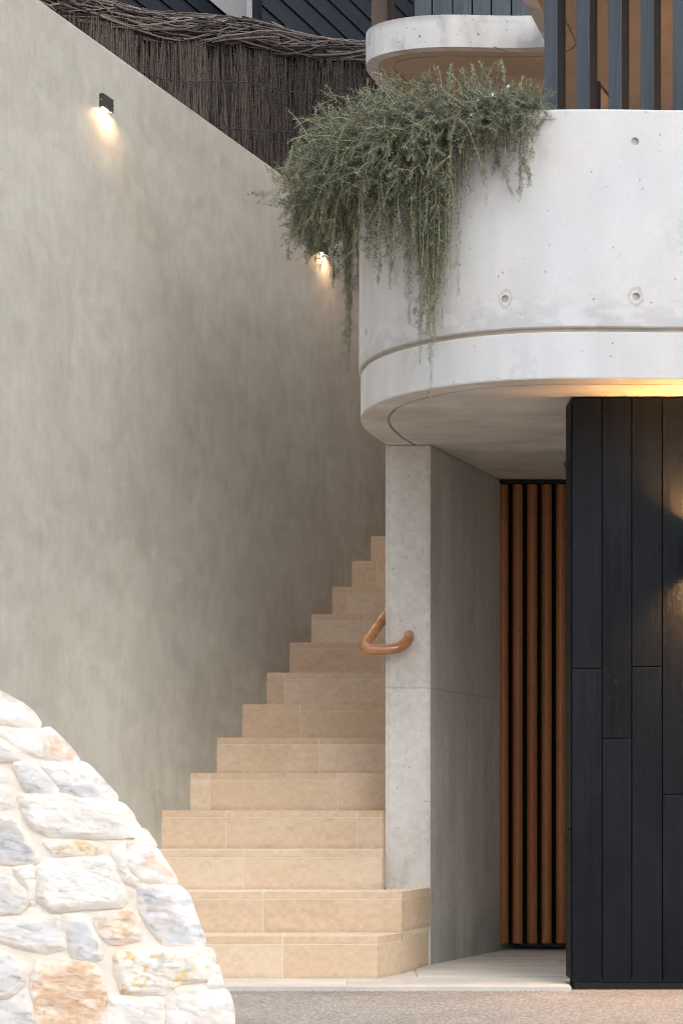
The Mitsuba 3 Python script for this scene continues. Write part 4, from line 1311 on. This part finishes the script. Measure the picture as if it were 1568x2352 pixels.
def stone_mesh(poly, through):
    P = Polygon([rz(*p) for p in poly]).buffer(-0.003).buffer(0.0108, join_style=1).buffer(-0.001)
    P = P.simplify(0.0008)
    L = P.exterior.length
    nb_ = max(24, int(L / 0.011))
    bp = np.array([P.exterior.interpolate(i / nb_, normalized=True).coords[0] for i in range(nb_)])
    sd = rng.random() * 50
    c0 = np.array(P.centroid.coords[0])
    bp = bp + (bp - c0) * ((meshkit.fbm(np.c_[bp * 45, np.full(nb_, sd)], 3) - 0.5) * 0.09)[:, None]
    PP = Polygon(bp).buffer(0)
    if PP.geom_type != 'Polygon':
        PP, bp = P, np.array(P.exterior.coords)[:-1]
        nb_ = len(bp)
    x0, y0, x1, y1 = PP.bounds
    g = 0.0105
    gx, gy = np.meshgrid(np.arange(x0, x1, g), np.arange(y0, y1, g))
    ip = np.c_[gx.ravel(), gy.ravel()] + rng.uniform(-0.3, 0.3, (gx.size, 2)) * g
    ip = ip[shapely.contains_xy(PP.buffer(-0.005), ip[:, 0], ip[:, 1])]
    allp = np.vstack([bp, ip])
    tri = Delaunay(allp).simplices
    cen = allp[tri].mean(1)
    tri = tri[shapely.contains_xy(PP.buffer(0.0005), cen[:, 0], cen[:, 1])]
    a = allp[tri]
    cr = (a[:, 1, 0] - a[:, 0, 0]) * (a[:, 2, 1] - a[:, 0, 1]) - (a[:, 1, 1] - a[:, 0, 1]) * (a[:, 2, 0] - a[:, 0, 0])
    tri[cr < 0] = tri[cr < 0][:, ::-1]
    dist = shapely.distance(PP.exterior, shapely.points(allp))
    bulge = 0.008 * (1 - np.exp(-dist / 0.003)) + rng.uniform(0.009, 0.013)
    rough = (meshkit.fbm(np.c_[allp * [16, 26], np.full(len(allp), sd)], 5) - 0.5) * 0.026 * np.clip(dist / 0.012, 0.1, 1)
    tilt = (allp - c0) @ rng.normal(0, 0.035, 2)
    yy = YR - bulge - rough - tilt * np.clip(dist / 0.02, 0, 1)
    # round the face back towards the wall's free edge
    de = shapely.distance(SILM.exterior, shapely.points(allp))
    yy += 0.030 * np.exp(-de / 0.018)
    v = np.c_[allp[:, 0], yy, allp[:, 1]]
    f = list(tri)
    dep_ = THICK if through else 0.09
    base = len(v)
    rows = 5 if through else 1
    vs = [v, v[:nb_].copy()]
    for r_ in range(1, rows + 1):
        d = dep_ * r_ / rows
        sh = bp + np.c_[BACK[0] * np.full(nb_, d), np.zeros(nb_)]
        sh = sh + (bp - c0) * ((meshkit.fbm(np.c_[bp * 30, np.full(nb_, sd + r_ * 3)], 3) - 0.5) * 0.10)[:, None]
        vs.append(np.c_[sh[:, 0], np.full(nb_, YR + 0.01 + d), sh[:, 1]])
    prev = base + np.arange(nb_)
    for r_ in range(rows):
        cur_ = base + (r_ + 1) * nb_ + np.arange(nb_)
        for i in range(nb_):
            j = (i + 1) % nb_
            f += [[prev[i], cur_[i], cur_[j]], [prev[i], cur_[j], prev[j]]]
        prev = cur_
    v = np.vstack(vs)
    edge = np.full(len(v), 0.9)
    edge[:base] = 0.04 + 0.86 * np.clip(dist / 0.030, 0, 1)
    return v, np.array(f), edge


sil_line = SIL.exterior
for kind_, poly in stones:
    touch = Polygon(poly).distance(shapely.LineString(sil)) < 12
    v, f, edge = stone_mesh(poly, touch)
    u_ = np.c_[kind_ + edge, np.full(len(v), rng.random())]
    add(rw + '__stone', mikit.ply((v, f), 'rubble_stone', smooth=True, uv=u_))
# mortar body
core = SILM.buffer(-0.009)
nm_ = int(core.exterior.length / 0.015)
bp = np.array([core.exterior.interpolate(i / nm_, normalized=True).coords[0] for i in range(nm_)])
x0, y0, x1, y1 = core.bounds
gx, gy = np.meshgrid(np.arange(max(x0, -1.15), x1, 0.010), np.arange(max(y0, 0.05), min(y1, 1.1), 0.010))
ip = np.c_[gx.ravel(), gy.ravel()] + rng.uniform(-0.3, 0.3, (gx.size, 2)) * 0.01
ip = ip[shapely.contains_xy(core.buffer(-0.006), ip[:, 0], ip[:, 1])]
allp = np.vstack([bp, ip])
tri = Delaunay(allp).simplices
cen = allp[tri].mean(1)
tri = tri[shapely.contains_xy(core.buffer(0.0005), cen[:, 0], cen[:, 1])]
a = allp[tri]
cr = (a[:, 1, 0] - a[:, 0, 0]) * (a[:, 2, 1] - a[:, 0, 1]) - (a[:, 1, 1] - a[:, 0, 1]) * (a[:, 2, 0] - a[:, 0, 0])
tri[cr < 0] = tri[cr < 0][:, ::-1]
yy = YR - 0.0075 + (meshkit.fbm(np.c_[allp * 30, allp[:, :1] * 0], 4) - 0.5) * 0.010
de = shapely.distance(core.exterior, shapely.points(allp))
yy += 0.030 * np.exp(-de / 0.018)
front = np.c_[allp[:, 0], yy, allp[:, 1]]
rim = front[:nm_].copy()
backr = np.c_[bp[:, 0] + BACK[0] * THICK, np.full(nm_, YR + THICK - 0.01), bp[:, 1]]
i = np.arange(nm_)
sidef = np.vstack([np.c_[i, nm_ + i, nm_ + (i + 1) % nm_], np.c_[i, nm_ + (i + 1) % nm_, (i + 1) % nm_]])
add(rw + '__mortar', mikit.ply(merge([(front, tri), (np.vstack([rim, backr]), sidef)]), 'rubble_mortar', smooth=True))
labels[rw] = {'label': 'pale sandstone rubble wall sweeping down in a curve in the near left corner', 'category': 'wall'}
